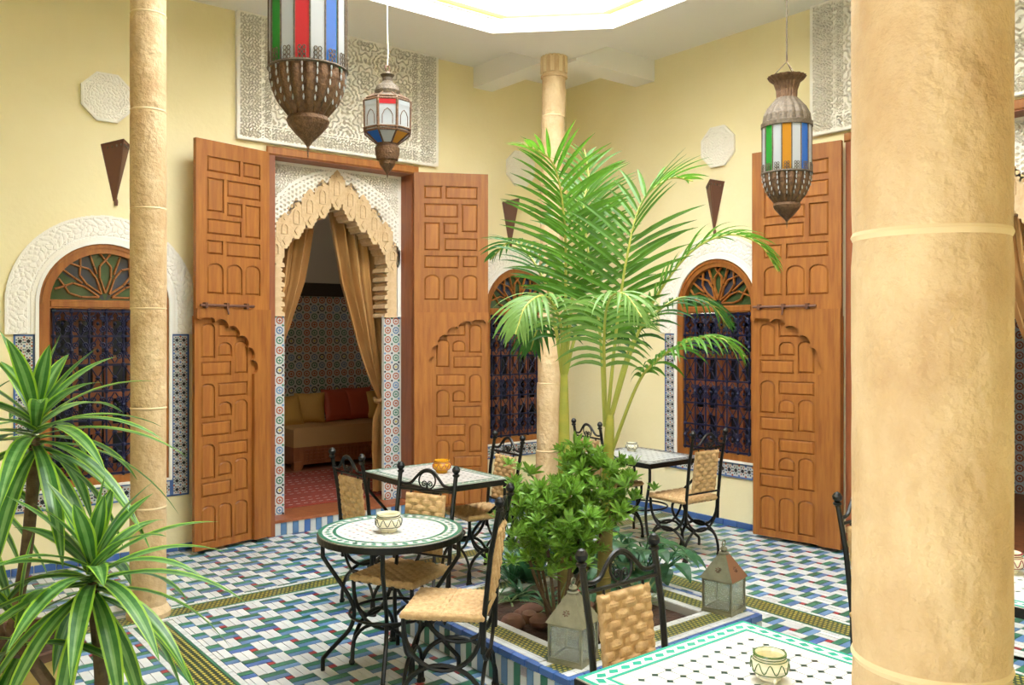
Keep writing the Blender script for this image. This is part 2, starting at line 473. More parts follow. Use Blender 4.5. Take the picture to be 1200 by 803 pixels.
# ------------------------------------------------------------------ zellige panels
def star(cx_, cz_, R, r, n, a0=0):
    return [(cx_ + (R if i % 2 == 0 else r) * math.cos(a0 + PI * i / n), cz_ + (R if i % 2 == 0 else r) * math.sin(a0 + PI * i / n)) for i in range(2 * n)]
def poly(mb, pts, y, mi): mb.flat([(p[0], y, p[1]) for p in pts], mi)
ZM = ['t_white', 't_dblue', 't_black', 't_terra', 't_green', 't_yellow']
def zellige(name, x0, x1, z0, z1, parent, cell=.072, y=-.012, edges=('l', 'r', 't', 'b')):
    mb = MB(); mb.box(x0, x1, y, 0, z0, z1, 0)
    e = .014
    if 'l' in edges: mb.box(x0, x0 + e, y - .001, y, z0, z1, 1)
    if 'r' in edges: mb.box(x1 - e, x1, y - .001, y, z0, z1, 1)
    if 'b' in edges: mb.box(x0, x1, y - .001, y, z0, z0 + e, 1)
    if 't' in edges: mb.box(x0, x1, y - .001, y, z1 - e, z1, 1)
    a0, a1, b0, b1 = x0 + e, x1 - e, z0 + e, z1 - e
    nx = max(1, round((a1 - a0) / cell)); nz = max(1, round((b1 - b0) / cell))
    sx, sz = (a1 - a0) / nx, (b1 - b0) / nz; s = min(sx, sz)
    for i in range(nx):
        for j in range(nz):
            cx_, cz_ = a0 + (i + .5) * sx, b0 + (j + .5) * sz
            poly(mb, star(cx_, cz_, .33 * s, .20 * s, 8), y - .0012, 2)
            cc = (3, 4, 3, 1)[(i + j) % 4]
            for k in range(8):
                a = PI / 4 * k + PI / 8
                px_, pz_ = cx_ + .43 * s * math.cos(a), cz_ + .43 * s * math.sin(a)
                q = [(px_ +  .12 * s * math.cos(a + t), pz_ + .12 * s * math.sin(a + t)) for t in (0, PI / 2, PI, 1.5 * PI)]
                poly(mb, q, y - .0012, cc if k % 2 else 2)
    for i in range(nx + 1):
        for j in range(nz + 1):
            cx_, cz_ = a0 + i * sx, b0 + j * sz
            if a0 < cx_ < a1 or b0 < cz_ < b1:
                cx2, cz2 = min(max(cx_, a0 + .1 * s), a1 - .1 * s), min(max(cz_, b0 + .1 * s), b1 - .1 * s)
                poly(mb, star(cx2, cz2, .2 * s, .11 * s, 4), y - .0013, (1, 3)[(i + j) % 2])
    return stuff(mb.build(name, ZM, parent))
def rosettes(name, x0, x1, z0, z1, parent, cell=.1, y=-.006, loc=(0, 0, 0), rz=0):
    """wall tiles with ringed octagons, as on the jambs and in the salon"""
    mb = MB(); mb.box(x0, x1, y, y + .006, z0, z1, 0)
    nx = max(1, round((x1 - x0) / cell)); nz = max(1, round((z1 - z0) / cell)); sx, sz = (x1 - x0) / nx, (z1 - z0) / nz
    for i in range(nx):
        for j in range(nz):
            cx_, cz_ = x0 + (i + .5) * sx, z0 + (j + .5) * sz; s = min(sx, sz)
            c = [3, 4, 1, 3, 2, 4][(i * 2 + j * 3 + (i * j) % 3) % 6]
            ring = lambda R: [(cx_ + R * s * math.cos(PI / 8 + PI / 4 * k), cz_ + R * s * math.sin(PI / 8 + PI / 4 * k)) for k in range(8)]
            poly(mb, ring(.40), y - .0006, c); poly(mb, ring(.27), y - .0010, 0); poly(mb, star(cx_, cz_, .21 * s, .10 * s, 4), y - .0014, c if c != 2 else 5)
    for i in range(nx + 1):
        for j in range(nz + 1):
            cx_, cz_ = x0 + i * sx, z0 + j * sz; s = min(sx, sz) * .15
            cx_ = min(max(cx_, x0 + s), x1 - s); cz_ = min(max(cz_, z0 + s), z1 - s)
            poly(mb, [(cx_ - s, cz_), (cx_, cz_ - s), (cx_ + s, cz_), (cx_, cz_ + s)], y - .0008, (4, 1, 2)[(i + j) % 3])
    return stuff(mb.build(name, ['t_white', 't_blue', 't_black', 't_terra', 't_green', 't_yellow'], parent, loc=loc, rz=rz))

# ------------------------------------------------------------------ carved plaster patterns
def lace(X, Z, k):
    a = np.sin(k * X + 1.6 * np.sin(.5 * k * Z)) * np.sin(k * Z + 1.6 * np.sin(.5 * k * X))
    b = np.sin(.5 * k * (X + Z)) * np.sin(.5 * k * (X - Z))
    return np.clip((np.abs(a + .55 * b) - .22) * 6, 0, 1)
def frieze_fn(hw, z0, z1):
    def fn(X, Z):
        ax = np.abs(X)
        band = lace(X, Z, 120)
        # inner field: two tiers of interlaced arches and rosettes
        u = (ax % .40) - .20; v = ((Z - z0 - .16) % .36) - .18
        r = np.hypot(u, v); th = np.arctan2(v, u)
        ros = np.sin(r * 78 + .8 * np.cos(8 * th)) + .8 * np.cos(8 * th) * np.sin(r * 40)
        r2 = np.hypot(np.abs(u) - .20, np.abs(v) - .18)
        inter = np.sin(r2 * 80) * .9 + .6 * np.sin(105 * X) * np.sin(105 * Z)
        f = np.where(r < .15, ros, inter)
        field = np.clip((np.abs(f) - .28) * 4, 0, 1)
        field = np.maximum(field, np.exp(-((r - .155) / .008) ** 2))
        h = np.where((ax > hw - .21) | (Z < z0 + .15), band, field)
        for q in (hw - .215, hw - .235, hw - .30):
            h = np.maximum(h, (np.abs(ax - q) < .007).astype(float))
        h = np.where((ax > hw - .30) & (ax < hw - .235) & (Z > z0 + .15), lace(X, Z, 160), h)
        for q in (z0 + .15, z0 + .13): h = np.maximum(h, ((np.abs(Z - q) < .006) & (ax < hw - .2)).astype(float))
        edge = (ax > hw - .028) | (Z < z0 + .025) | (Z > z1 - .02)
        return np.where(edge, 1.0, h)
    return fn
def arch_band_fn(c, Zc, r0, r1):
    def fn(X, Z):
        r = np.hypot(X, np.maximum(Z - Zc, 0)); th = np.arctan2(np.maximum(Z - Zc, 0), X) * .58 + np.minimum(Z - Zc, 0)
        h = .55 + .45 * lace(r, th, 70)
        h = np.where((r < r0 + .045) | (r > r1 - .02), 1.0, h)
        h = np.where((r > r0 + .045) & (r < r0 + .055), .0, h)
        return h
    return fn

# ------------------------------------------------------------------ windows
def make_grille(parent):
    gr = []
    mb = MB(); zs = (.68, .90, 1.10, 1.32, 1.52, 1.74, 1.93)
    for z in zs: mb.box(-.375, .375, -.006, .006, z - .008, z + .008)
    frame = mb.build('grille_rail', 'iron_blue', parent, loc=(0, -.015, 0))
    me = MB()
    me.tube([(0, 0, .665), (0, 0, 1.945)], .0075, 6)
    for z in zs: me.lathe([(.006, -.02), (.016, -.008), (.016, .008), (.006, .02)], 8, c=(0, 0, z))
    for z in (.79, 1.21, 1.63): me.lathe([(.006, -.03), (.013, -.01), (.019, 0), (.013, .01), (.006, .03)], 8, c=(0, 0, z))
    bar = me.mesh('grille_bar', 'iron_blue', True)
    for k in range(7): link('grille_bar', bar, parent, (-.366 + .122 * k, -.015, 0))
    # scroll pieces between bars
    sc = MB()
    def spiral(cx_, cz_, s, d):
        return [(cx_ + s * d * (.026 * (1 - t * .72)) * math.cos(PI * (-.5 + 2.3 * t)), 0, cz_ + (.026 * (1 - t * .72)) * math.sin(PI * (-.5 + 2.3 * t))) for t in [i / 14 for i in range(15)]]
    for s in (-1, 1):
        sc.tube(spiral(s * .030, .045, s, 1), .006, 5); sc.tube([(p[0], p[1], -p[2]) for p in spiral(s * .030, .045, s, 1)], .006, 5)
        sc.tube([(s * .004, 0, -.1), (s * .03, 0, -.055), (s * .055, 0, 0), (s * .03, 0, .055), (s * .004, 0, .1)], .005, 5)
    sc.lathe([(.003, -.016), (.014, 0), (.003, .016)], 8)
    sme = sc.mesh('scroll', 'iron_blue', True)
    for zc in (.79, 1.21, 1.63, 1.835):
        for k in range(6):
            o = link('scroll', sme, parent, (-.305 + .122 * k, -.015, zc)); o.scale = (1, 1, .95)
    x = MB()
    for s in (-1, 1): x.tube([(s * -.05, 0, -.085), (0, 0, 0), (s * .05, 0, .085)], .005, 5)
    x.lathe([(.004, -.018), (.022, 0), (.004, .018)], 8)
    xme = x.mesh('cross', 'iron_blue', True)
    for zc in (1.0, 1.42):
        for k in range(6): link('cross', xme, parent, (-.305 + .122 * k, -.015, zc))
SPR = 1.985
def make_window(name, label, loc, rz):
    t = thing(name, label, 'window', loc, rz, kind='structure')
    # carved arch surround
    R0, R1 = .475, .68
    relief('stucco_surround', 'stucco', -R1, R1, 1.76, SPR + R1 + .01, .0075, arch_band_fn(0, SPR, R0, R1), .013, t,
           mask=lambda X, Z: (np.hypot(X, np.maximum(Z - SPR, 0)) < R1) & (np.hypot(X, np.maximum(Z - SPR, 0)) > R0 - .006), y=-.012)
    outer = [(-R1, 1.755)] + arc(0, SPR, R1, PI, 0, 32) + [(R1, 1.755), (R0, 1.755)] + arc(0, SPR, R0, 0, PI, 28) + [(-R0, 1.755)]
    MB().prism(outer, [], -.018, .0).build('surround_back', 'white', t)
    inr = [(-R0 - .012, .6)] + arc(0, SPR, R0 + .012, PI, 0, 28) + [(R0 + .012, .6), (R0 - .012, .6)] + arc(0, SPR, R0 - .012, 0, PI, 28) + [(-R0 + .012, .6)]
    MB().prism(inr, [], -.036, .05).build('white_edge', 'white', t)
    # zellige border: sides and foot
    zellige('zellige_border', -.625, -.487, .45, 1.755, t); zellige('zellige_border', .487, .625, .45, 1.755, t)
    zellige('zellige_border', -.487, .487, .45, .585, t)
    MB().box(-.487, .487, -.03, .05, .585, .605).build('white_sill', 'white', t)
    # wooden frame
    Ro, Ri = .462, .39
    o = [(-Ro, .605)] + arc(0, SPR, Ro, PI, 0, 28) + [(Ro, .605)]
    h1 = [(-Ri, SPR + .03)] + [(0 + Ri * math.cos(a), SPR + Ri * math.sin(a)) for a in [PI - .08 - (PI - .16) * i / 24 for i in range(25)]] + [(Ri, SPR + .03)]
    h1 = [p for i, p in enumerate(h1) if i == 0 or (abs(p[0] - h1[i - 1][0]) + abs(p[1] - h1[i - 1][1]) > 1e-4)]
    MB().prism(o, [h1, rect(-Ri, Ri, .665, SPR - .035)], -.02, .10).build('frame', 'wood', t)
    arcb = arc(0, SPR, Ro - .018, PI, 0, 28) + arc(0, SPR, Ro - .032, 0, PI, 28)
    MB().prism(arcb, [], -.03, -.018).build('frame_moulding', 'wood', t)
    MB().cbox(-Ri, Ri, -.028, -.018, SPR - .028, SPR + .022, -2, .006).build('transom', 'wood', t)
    # fan lattice
    zc = SPR + .04
    def bar(a, b, wd=.017):
        d = Vector((b[0] - a[0], b[1] - a[1])); L = d.length; ang = math.atan2(d.y, d.x)
        m_ = MB().cbox(0, L, -.016, .004, -wd / 2, wd / 2, -2, .004).mesh('lattice_bar', 'wood')
        ob = link('lattice_bar', m_, t, (a[0], .02, a[1])); ob.rotation_euler = (0, -ang, 0)
    pol = lambda r, a: (r * math.cos(a), zc + r * math.sin(a))
    angs = [PI * (k + .5) / 5 for k in range(5)]
    for a in angs:
        da = PI / 10
        A = pol(.045, a); B1, B2 = pol(.17, a - .24), pol(.17, a + .24); C1, C2 = pol(.255, a - .16), pol(.255, a + .16); T = pol(.30, a)
        for q in ((A, B1), (A, B2), (B1, C1), (B2, C2), (C1, T), (C2, T)): bar(*q)
        bar(T, pol(.36, a - .12)); bar(T, pol(.36, a + .12))
    for k in range(6):
        a = PI * k / 5
        if 0 < k < 5: bar(pol(.20, a), pol(.27, a)); bar(pol(.27, a), pol(.365, a))
    for k in range(5):
        a0, a1 = PI * k / 5, PI * (k + 1) / 5
        pts = [(0, SPR + .025)] + [(.395 * math.cos(a0 + (a1 - a0) * i / 6), SPR + .02 + .39 * math.sin(a0 + (a1 - a0) * i / 6)) for i in range(7)]
        MB().prism(pts, [], .035, .042).build('pane', ['win_green', 'win_blue'][k % 2], t)
    # casements behind the grille
    for s in (-1, 1):
        x0, x1 = (-.39, -.01) if s < 0 else (.01, .39)
        hs = []
        for (za, zb) in ((.74, .98), (1.05, 1.25), (1.32, 1.52), (1.59, 1.86)):
            hs.append(rect(x0 + .06, (x0 + x1) / 2 - .025, za, zb)); hs.append(rect((x0 + x1) / 2 + .025, x1 - .06, za, zb))
        MB().prism(rect(x0, x1, .67, 1.945), hs, .09, .12).build('casement', 'wood_red', t)
    MB().box(-.39, .39, .125, .13, .66, 1.95).build('glass', 'sash_dark', t)
    make_grille(t)
    return t
wa = make_window('window_1', 'arched window with blue iron grille behind the dracaena', (W1, 0, 0), 0)
wb = dup(wa, (W2, 0, 0), 0, 'arched window with blue iron grille behind the palm and pale column'); wb.name = 'window_2'
wc = dup(wa, (0, W3, 0), -PI / 2, 'arched window with blue iron grille beside the slate-topped table'); wc.name = 'window_3'

# ------------------------------------------------------------------ doors
def pin(unit_z, H_, flip):
    """pinwheel of panels, u 0..1 from the free edge; returns (u0,u1,z0,z1,arched)"""
    L = [(0, .27, .0, .56, 1), (.36, 1, .0, .22, 0), (.36, .64, .32, .54, 1), (.72, 1, .30, .84, 1), (0, .62, .64, .86, 0)]
    out = []
    for u0, u1, a, b, k in L:
        if flip: u0, u1 = 1 - u1, 1 - u0
        out.append((u0, u1, unit_z - b * H_, unit_z - a * H_, k))
    return out
UPPER = [(0, .60, .02, .12, 0), (.68, 1, .02, .12, 0), (0, .29, .17, .40, 0), (.37, 1, .17, .28, 0), (.37, .64, .33, .42, 0), (.72, 1, .33, .56, 0),
         (0, .62, .46, .56, 0), (0, .27, .61, .70, 0), (.36, 1, .61, .71, 0), (0, .28, .77, .98, 1), (.36, .64, .77, .98, 1), (.72, 1, .77, .98, 1)]
def panel_mesh(w_, h_, arched, s):
    y0, y1 = (0, .012) if s > 0 else (-.012, 0)
    mb = MB()
    if arched:
        n = 8; r = w_ / 2; ri = r - .012; hh = .35 * w_
        o = [(-r, -h_ / 2), (r, -h_ / 2)] + [(r * math.cos(PI * i / n), h_ / 2 - hh + hh * math.sin(PI * i / n)) for i in range(n + 1)]
        q = [(-ri, -h_ / 2 + .012), (ri, -h_ / 2 + .012)] + [(ri * math.cos(PI * i / n), h_ / 2 - hh + (hh - .012) * math.sin(PI * i / n)) for i in range(n + 1)]
        yo, yi = (y0, y1) if s > 0 else (y1, y0); k = len(o)
        vs = [(p[0], yo, p[1]) for p in o] + [(p[0], yi, p[1]) for p in q]
        fs = [(i, (i + 1) % k, k + (i + 1) % k, k + i) for i in range(k)] + [tuple(range(k, 2 * k))]
        if s > 0: fs = [f[::-1] for f in fs]
        mb.add(vs, fs)
    else:
        mb.cbox(-w_ / 2, w_ / 2, y0, y1, -h_ / 2, h_ / 2, 2 * s, .012)
    return mb.mesh('panel', 'wood')
def leaf(parent, loc, rz, wd, s, H_=3.31, bolt=True):
    """door leaf: hinge at local x=0, free edge at x=wd, panelled face on side s of local y"""
    yf = .018 * s
    zb, zm = .03, 1.90
    lo = sorted((yf - .036 * s, yf - .013 * s)); lw = sorted((yf - .050 * s, yf - .030 * s))
    lf = MB().box(0, wd, lo[0], lo[1], zm - .02, H_).box(.0, wd, lw[0], lw[1], zb, zm).build('leaf', 'wood', parent, loc=loc, rz=rz)
    X = lambda u, a, b: wd * (1 - (a + (b - a) * u))      # u from the free edge
    # rails and stiles stand proud, with a groove left round every panel
    A, B = .15, .86
    ups, lows = [], []
    def put(u0, u1, z0, z1, k, a, b, off, lst):
        x0, x1 = sorted((X(u0, a, b), X(u1, a, b))); q = .006
        link('panel', panel_mesh(x1 - x0, z1 - z0, k, s), lf, ((x0 + x1) / 2, off, (z0 + z1) / 2))
        if k:
            cx_, r = (x0 + x1) / 2, (x1 - x0) / 2 + q; hh = .35 * (x1 - x0)
            lst.append([(cx_ - r, z0 - q), (cx_ + r, z0 - q)] + [(cx_ + r * math.cos(PI * i / 8), z1 - hh + (hh + q) * math.sin(PI * i / 8)) for i in range(9)])
        else: lst.append(rect(x0 - q, x1 + q, z0 - q, z1 + q))
    zt, zh = 3.20, 1.14; a, b = .09, .70; yl = yf - .020 * s
    yu = yf - .012 * s
    for u0, u1, p0, p1, k in UPPER: put(u0, u1, zt - p1 * zh, zt - p0 * zh, k, A, B, yu, ups)
    for q in range(3):
        for u0, u1, z0, z1, k in pin(1.84 - q * .485, .485, False): put(u0, u1, z0, z1, k, a, b, yl - .010 * s, lows)
    for u0, u1 in ((0, .28), (.36, .64), (.72, 1)): put(u0, u1, .09, .375, 1, a, b, yl - .010 * s, lows)
    MB().prism(rect(0, wd, zm - .02, H_), ups, *sorted((yu - .002 * s, yf + .002 * s))).build('upper_frame', 'wood', lf)
    MB().prism(rect(0, wd, zb, zm), lows, *sorted((yl - .012 * s, yl + .003 * s))).build('wicket_frame', 'wood', lf)
    # hinge stile and scalloped half arch over the wicket
    xs = wd * .235; ztop = zm + .0
    cv = [(xs, zb), (xs, 1.42)]
    cx0, cz0 = xs, 1.42; nsc = 6; sp = []
    ex, ez = wd * .96, 1.865
    for k in range(nsc + 1):
        tt = PI / 2 * k / nsc
        sp.append((cx0 + (ex - cx0) * (1 - math.cos(tt)), cz0 + (ez - cz0) * math.sin(tt)))
    for k in range(nsc):
        p, q = Vector(sp[k]), Vector(sp[k + 1]); c = (p + q) / 2; d = (q - p) / 2; nrm = Vector((-d.y, d.x))
        for i in range(1, 7):
            th = PI * i / 6
            v = c - d * math.cos(th) + nrm * math.sin(th) * .75
            cv.append((v.x, min(v.y, zm - .012)))
    cv += [(wd, zm - .02), (wd, zm + .06), (0, zm + .06), (0, zb)]
    y0, y1 = sorted((yl, yf + .022 * s))
    MB().prism(cv, [], y0, y1).build('wicket_arch', 'wood', lf)
    if bolt:
        yy = yf + .03 * s; zz = 1.985
        MB().tube([(wd * .25, yy, zz), (wd * .97, yy, zz)], .011, 8).build('bolt', 'iron_brown', lf)
        for u in (.35, .62, .9): MB().box(wd * u - .012, wd * u + .012, min(yf, yy) - .012, max(yf, yy) + .012, zz - .022, zz + .022).build('bolt_staple', 'iron_brown', lf)
        MB().tube([(wd * .62, yy, zz), (wd * .62, yy + .02 * s, zz - .07)], .008, 6).build('bolt_handle', 'iron_brown', lf)
    return lf
LOB = [(0, 3.27), (.143, 3.17), (.272, 3.07), (.40, 2.965), (.515, 2.83), (.60, 2.65)]
def outer_curve(ax): return np.interp(ax, [p[0] for p in LOB] + [.64, .70], [p[1] for p in LOB] + [2.45, 2.35])
def make_door(name, label, loc, rz):
    t = thing(name, label, 'doorway', loc, rz, kind='structure')
    MB().prism([(-.755, 0), (-.755, 3.36), (.755, 3.36), (.755, 0), (.69, 0), (.69, 3.295), (-.69, 3.295), (-.69, 0)], [], -.035, .16).build('frame', 'wood_red', t)
    MB().cbox(-.77, .77, -.05, -.035, 3.30, 3.375, -2, .01).build('frame_moulding', 'wood', t)
    # carved spandrel
    def sp_fn(X, Z):
        ax = np.abs(X); oc = outer_curve(ax)
        rr = np.hypot(X, Z - 2.52)
        hexa = np.clip((.30 - (np.cos(170 * X) + np.cos(85 * X + 147 * Z) + np.cos(85 * X - 147 * Z)) / 3) * 5, 0, 1)
        h = np.where(rr < .735, hexa, lace(X, Z, 120))
        h = np.maximum(h, (np.abs(rr - .735) < .012).astype(float)); h = np.maximum(h, (np.abs(rr - .70) < .006).astype(float))
        return np.where((ax > .655) | (Z > 3.265), 1., h)
    def scal(X, Z):
        ax = np.abs(X); oc = outer_curve(ax)
        ph = np.interp(ax, [p[0] for p in LOB] + [.7], [0, 1, 2, 3, 4, 5, 6])
        return Z > oc - .035 * np.abs(np.sin(PI * ph)) - .02
    relief('carved_spandrel', 'stucco', -.69, .69, 2.40, 3.295, .006, sp_fn, .026, t, mask=scal, y=.19)
    for s in (-1, 1): MB().box(min(s * .655, s * .69), max(s * .655, s * .69), .165, .19, 1.92, 2.42).build('white_strip', 'white', t)
    # scalloped lobes
    def lobe(x, z, hgt, wd, dy):
        h = wd / 2
        half = [(0, .014), (.22 * h, -.004), (.40 * h, -.020), (.40 * h, -.034), (.66 * h, -.04), (.80 * h, -.058), (.76 * h, -.072), (1.0 * h, -.08),
                (1.0 * h, -hgt + .10), (.80 * h, -hgt + .09), (.78 * h, -hgt + .06), (.52 * h, -hgt + .052), (.50 * h, -hgt + .025), (.34 * h, -hgt + .02), (.30 * h, -hgt)]
        pr = half + [(-p[0], p[1]) for p in reversed(half[1:])]
        ob = MB().prism(pr[::-1], [], 0, .22).build('lobe', 'cream_stucco', t, loc=(x, dy, z))
        nich = [(.42 * h, -hgt + .13), (.42 * h, -.13)] + [(.42 * h * math.cos(PI * i / 6), -.13 + .05 * math.sin(PI * i / 6)) for i in range(1, 6)] + [(-.42 * h, -.13), (-.42 * h, -hgt + .13)]
        MB().prism(nich, [[(p[0] * .6, p[1] * .82 - .030) for p in nich]], -.012, 0).build('carving', 'cream_stucco', ob)
        MB().prism([(0, -hgt + .03), (.28 * h, -hgt + .07), (0, -hgt + .11), (-.28 * h, -hgt + .07)], [], -.012, 0).build('carving', 'cream_stucco', ob)
        MB().prism([(.14 * h * math.cos(PI * i / 4), -.045 + .14 * h * math.sin(PI * i / 4)) for i in range(8)], [], -.010, 0).build('carving', 'cream_stucco', ob)
    for k, (x, z) in enumerate(LOB):
        hg = .35 if k < 4 else .31
        lobe(x, z, hg if k else .36, .165, .16 + .004 * (k % 2))
        if k: lobe(-x, z, hg, .165, .16 + .004 * (k % 2))
    for s in (-1, 1):
        for k in range(6):
            z = 2.44 - k * .088
            c = [(-.075, -.088), (.06, -.088), (.06, 0), (-.03, 0), (-.055, -.02), (-.04, -.04), (-.07, -.055)]
            c = [(s * p[0], p[1]) for p in c]
            if s < 0: c = c[::-1]
            MB().prism(c, [], 0, .24).build('jamb_lobe', 'cream_stucco', t, loc=(s * .585, .17, z))
        rosettes('jamb_tiles', min(s * .51, s * .69), max(s * .51, s * .69), .13, 1.92, t, .09, .185)
        MB().box(min(s * .51, s * .755), max(s * .51, s * .755), .19, .225, .0, 1.93).build('jamb', 'white', t)
        MB().box(min(s * .60, s * .755), max(s * .60, s * .755), .20, .36, 1.93, 3.3).build('jamb', 'white', t)
    # striped step
    MB().box(-.69, .69, -.015, .36, 0, .105).build('step', 'grout', t)
    n = 25; sw = 1.38 / n
    ms = [MB().cbox(-sw / 2 + .001, sw / 2 - .001, -.012, 0, .002, .112, -2, .001).mesh('riser_tile', q) for q in ('t_white', 't_blue', 't_dblue')]
    for k in range(n): link('riser_tile', ms[0 if k % 2 == 0 else (2 if k % 8 == 5 else 1)], t, (-.69 + (k + .5) * sw, -.015, 0))
    MB().cbox(-.69, .69, -.035, .36, .112, .135, 3, .004).build('threshold', 'wood_red', t)
    return t
d1 = make_door('door_1', 'carved arched doorway with gold curtains and blue striped step, beside the dracaena wall', (DX, 0, 0), 0)
leaf(d1, (-.77, -.07, 0), PI + math.radians(14.6), .70, 1)
leaf(d1, (.70, -.06, 0), -math.radians(28), .72, -1, bolt=False)
d2 = make_door('door_2', 'carved arched doorway behind the thick stone column', (0, DYR, 0), -PI / 2)
leaf(d2, (-.76, -.08, 0), PI + math.radians(9), .77, 1)

# carved friezes above the doors
for nm, lb, loc, rz, hw in (('trim_1', 'white carved plaster frieze above the curtained doorway', (DX - .02, 0, 0), 0, 1.01),
                            ('trim_2', 'white carved plaster frieze behind the small hanging lantern of striped glass', (0, DYR + .06, 0), -PI / 2, 1.01)):
    o = relief('x', 'stucco', -hw, hw, 3.40, CZ, .0066, frieze_fn(hw, 3.40, CZ), .045, None, y=-.004)
    o.name = nm; o.location = loc; o.rotation_euler = (0, 0, rz); tag(o, lb, 'frieze', kind='structure')
    MB().box(-hw, hw, -.0045, .0, 3.40, CZ).build('backing', 'stucco', o)

# ------------------------------------------------------------------ salon behind the left doorway
s1 = MB().box(-5.4, .3, .35, 3.3, -.05, .13).build('floor_salon', 'wood_dark'); tag(s1, 'dark floor of the salon behind the curtained doorway', 'floor', kind='structure')
o = MB().box(-5.4, .3, 3.15, 3.3, .13, 4.2).build('wall_salon', 'room_wall'); tag(o, 'tiled back wall of the salon behind the sofa', 'wall', kind='structure')
rosettes('wall_tiles', -3.6, .0, .13, 2.23, o, .105, 0, loc=(0, 3.145, 0))
MB().box(-3.6, 0, 3.125, 3.15, 2.23, 2.40).build('dark_frieze', 'dark_band', o)
o = MB().box(-5.5, -5.3, .35, 3.3, .0, 4.2).box(.1, .3, .35, 3.3, 0, 4.2).build('wall_salon_end', 'room_wall'); tag(o, 'plain end walls of the salon behind the doorway', 'wall', kind='structure')
o = MB().box(-5.5, .3, .3, 3.3, 4.2, 4.3).build('ceiling_salon', 'room_wall'); tag(o, 'ceiling of the salon behind the doorway', 'ceiling', kind='structure')
# room behind the right doorway
s2 = MB().box(.35, 3.2, -6.2, -2.0, -.05, .13).build('floor_room', 'wood_dark'); tag(s2, 'dark floor of the room behind the thick column', 'floor', kind='structure')
o = MB().box(3.0, 3.2, -6.2, -2.0, .13, 4.2).build('wall_room', 'room_wall'); tag(o, 'tiled wall of the room behind the thick column', 'wall', kind='structure')
rosettes('wall_tiles', 2.2, 6.0, .13, 2.0, o, .105, 0, loc=(2.995, 0, 0), rz=-PI / 2)
o = MB().box(.35, 3.2, -6.3, -6.2, 0, 4.2).box(.35, 3.2, -2.0, -1.9, 0, 4.2).build('wall_room_end', 'room_wall'); tag(o, 'plain end walls of the room behind the thick column', 'wall', kind='structure')
o = MB().box(.35, 3.2, -6.3, -1.9, 4.2, 4.3).build('ceiling_room', 'room_wall'); tag(o, 'ceiling of the room behind the thick column', 'ceiling', kind='structure')

# glowing fill globe added to brighten the salon, out of sight above the doorway
mat('fill_glow', '#fff0d8', .5)
em = M['fill_glow'].node_tree.nodes['Principled BSDF']; em.inputs['Emission Color'].default_value = (1, .86, .66, 1); em.inputs['Emission Strength'].default_value = 8
t = thing('salon_fill_light', 'unseen glowing globe added as fill light in the salon', 'fill light', (-3.3, 1.7, 3.3))
MB().lathe([(.01, -.14), (.09, -.11), (.14, 0), (.09, .11), (.02, .14)], 20).build('globe', 'fill_glow', t, True)
MB().tube([(0, 0, .14), (0, 0, .9)], .006, 6).build('rod', 'iron', t)

# ------------------------------------------------------------------ columns
def column(label, x, y, R, lean=(0, 0), n=40):
    t = thing('column', label, 'column', (x, y, 0), kind='structure')
    zs = [.06, .68, 1.30, 1.92, 2.54, 3.15, 3.75, 4.12]
    def off(z): return (lean[0] * z / 4.3, lean[1] * z / 4.3)
    MB().lathe([(R * 1.22, 0), (R * 1.24, .03), (R * 1.12, .055), (R * 1.02, .075)], n).build('base', 'column', t, True)
    for i in range(len(zs) - 1):
        a, b = zs[i], zs[i + 1]; mb = MB(); pr = []
        rr = R * random.uniform(.985, 1.015)
        K = 14
        vs = []
        for k in range(K + 1):
            z = a + (b - a) * k / K; q = rr * (1 - (.02 if k in (0, K) else 0))
            pr.append((q * (1 + random.uniform(-.006, .006)), z))
        mb.lathe(pr, n)
        o_ = off((a + b) / 2)
        mb.build('drum', 'column', t, True, loc=(o_[0] + random.uniform(-.002, .002), o_[1], 0))
        if i: 
            o_ = off(a); MB().lathe([(R * .985, a - .008), (R * 1.02, a), (R * .985, a + .008)], n, caps=False).build('joint_ring', 'joint', t, True, loc=(o_[0], o_[1], 0))
    o_ = off(4.2)
    cap = MB().lathe([(R * .95, 4.10), (R * 1.14, 4.105), (R * 1.14, 4.125), (R * 1.0, 4.135), (R * 1.02, 4.33), (R * 1.12, 4.34), (R * 1.12, 4.355), (R * .9, 4.36), (R * .9, 4.48)], n).build('capital', 'column', t, True, loc=(o_[0], o_[1], 0))
    me = MB().tube([(0, -.032, .0), (0, -.032, .13), (0, -.02, .155), (0, 0, .165), (0, .02, .155), (0, .032, .13), (0, .032, 0)], .011, 6).mesh('flute', 'joint', True)
    for k in range(9):
        a = 2 * PI * k / 9
        f = link('flute', me, cap, (R * 1.03 * math.cos(a), R * 1.03 * math.sin(a), 4.145), a)
    return t
column('slim stone column beside the dracaena, banded by pale joints', -4.875, -1.505, .106)
column('stone column with fluted capital rising behind the palm', -1.265, -1.13, .108, lean=(.05, -.05))
column('thick rough stone column standing by the white tiled table', -5.168, -6.508, .1065)

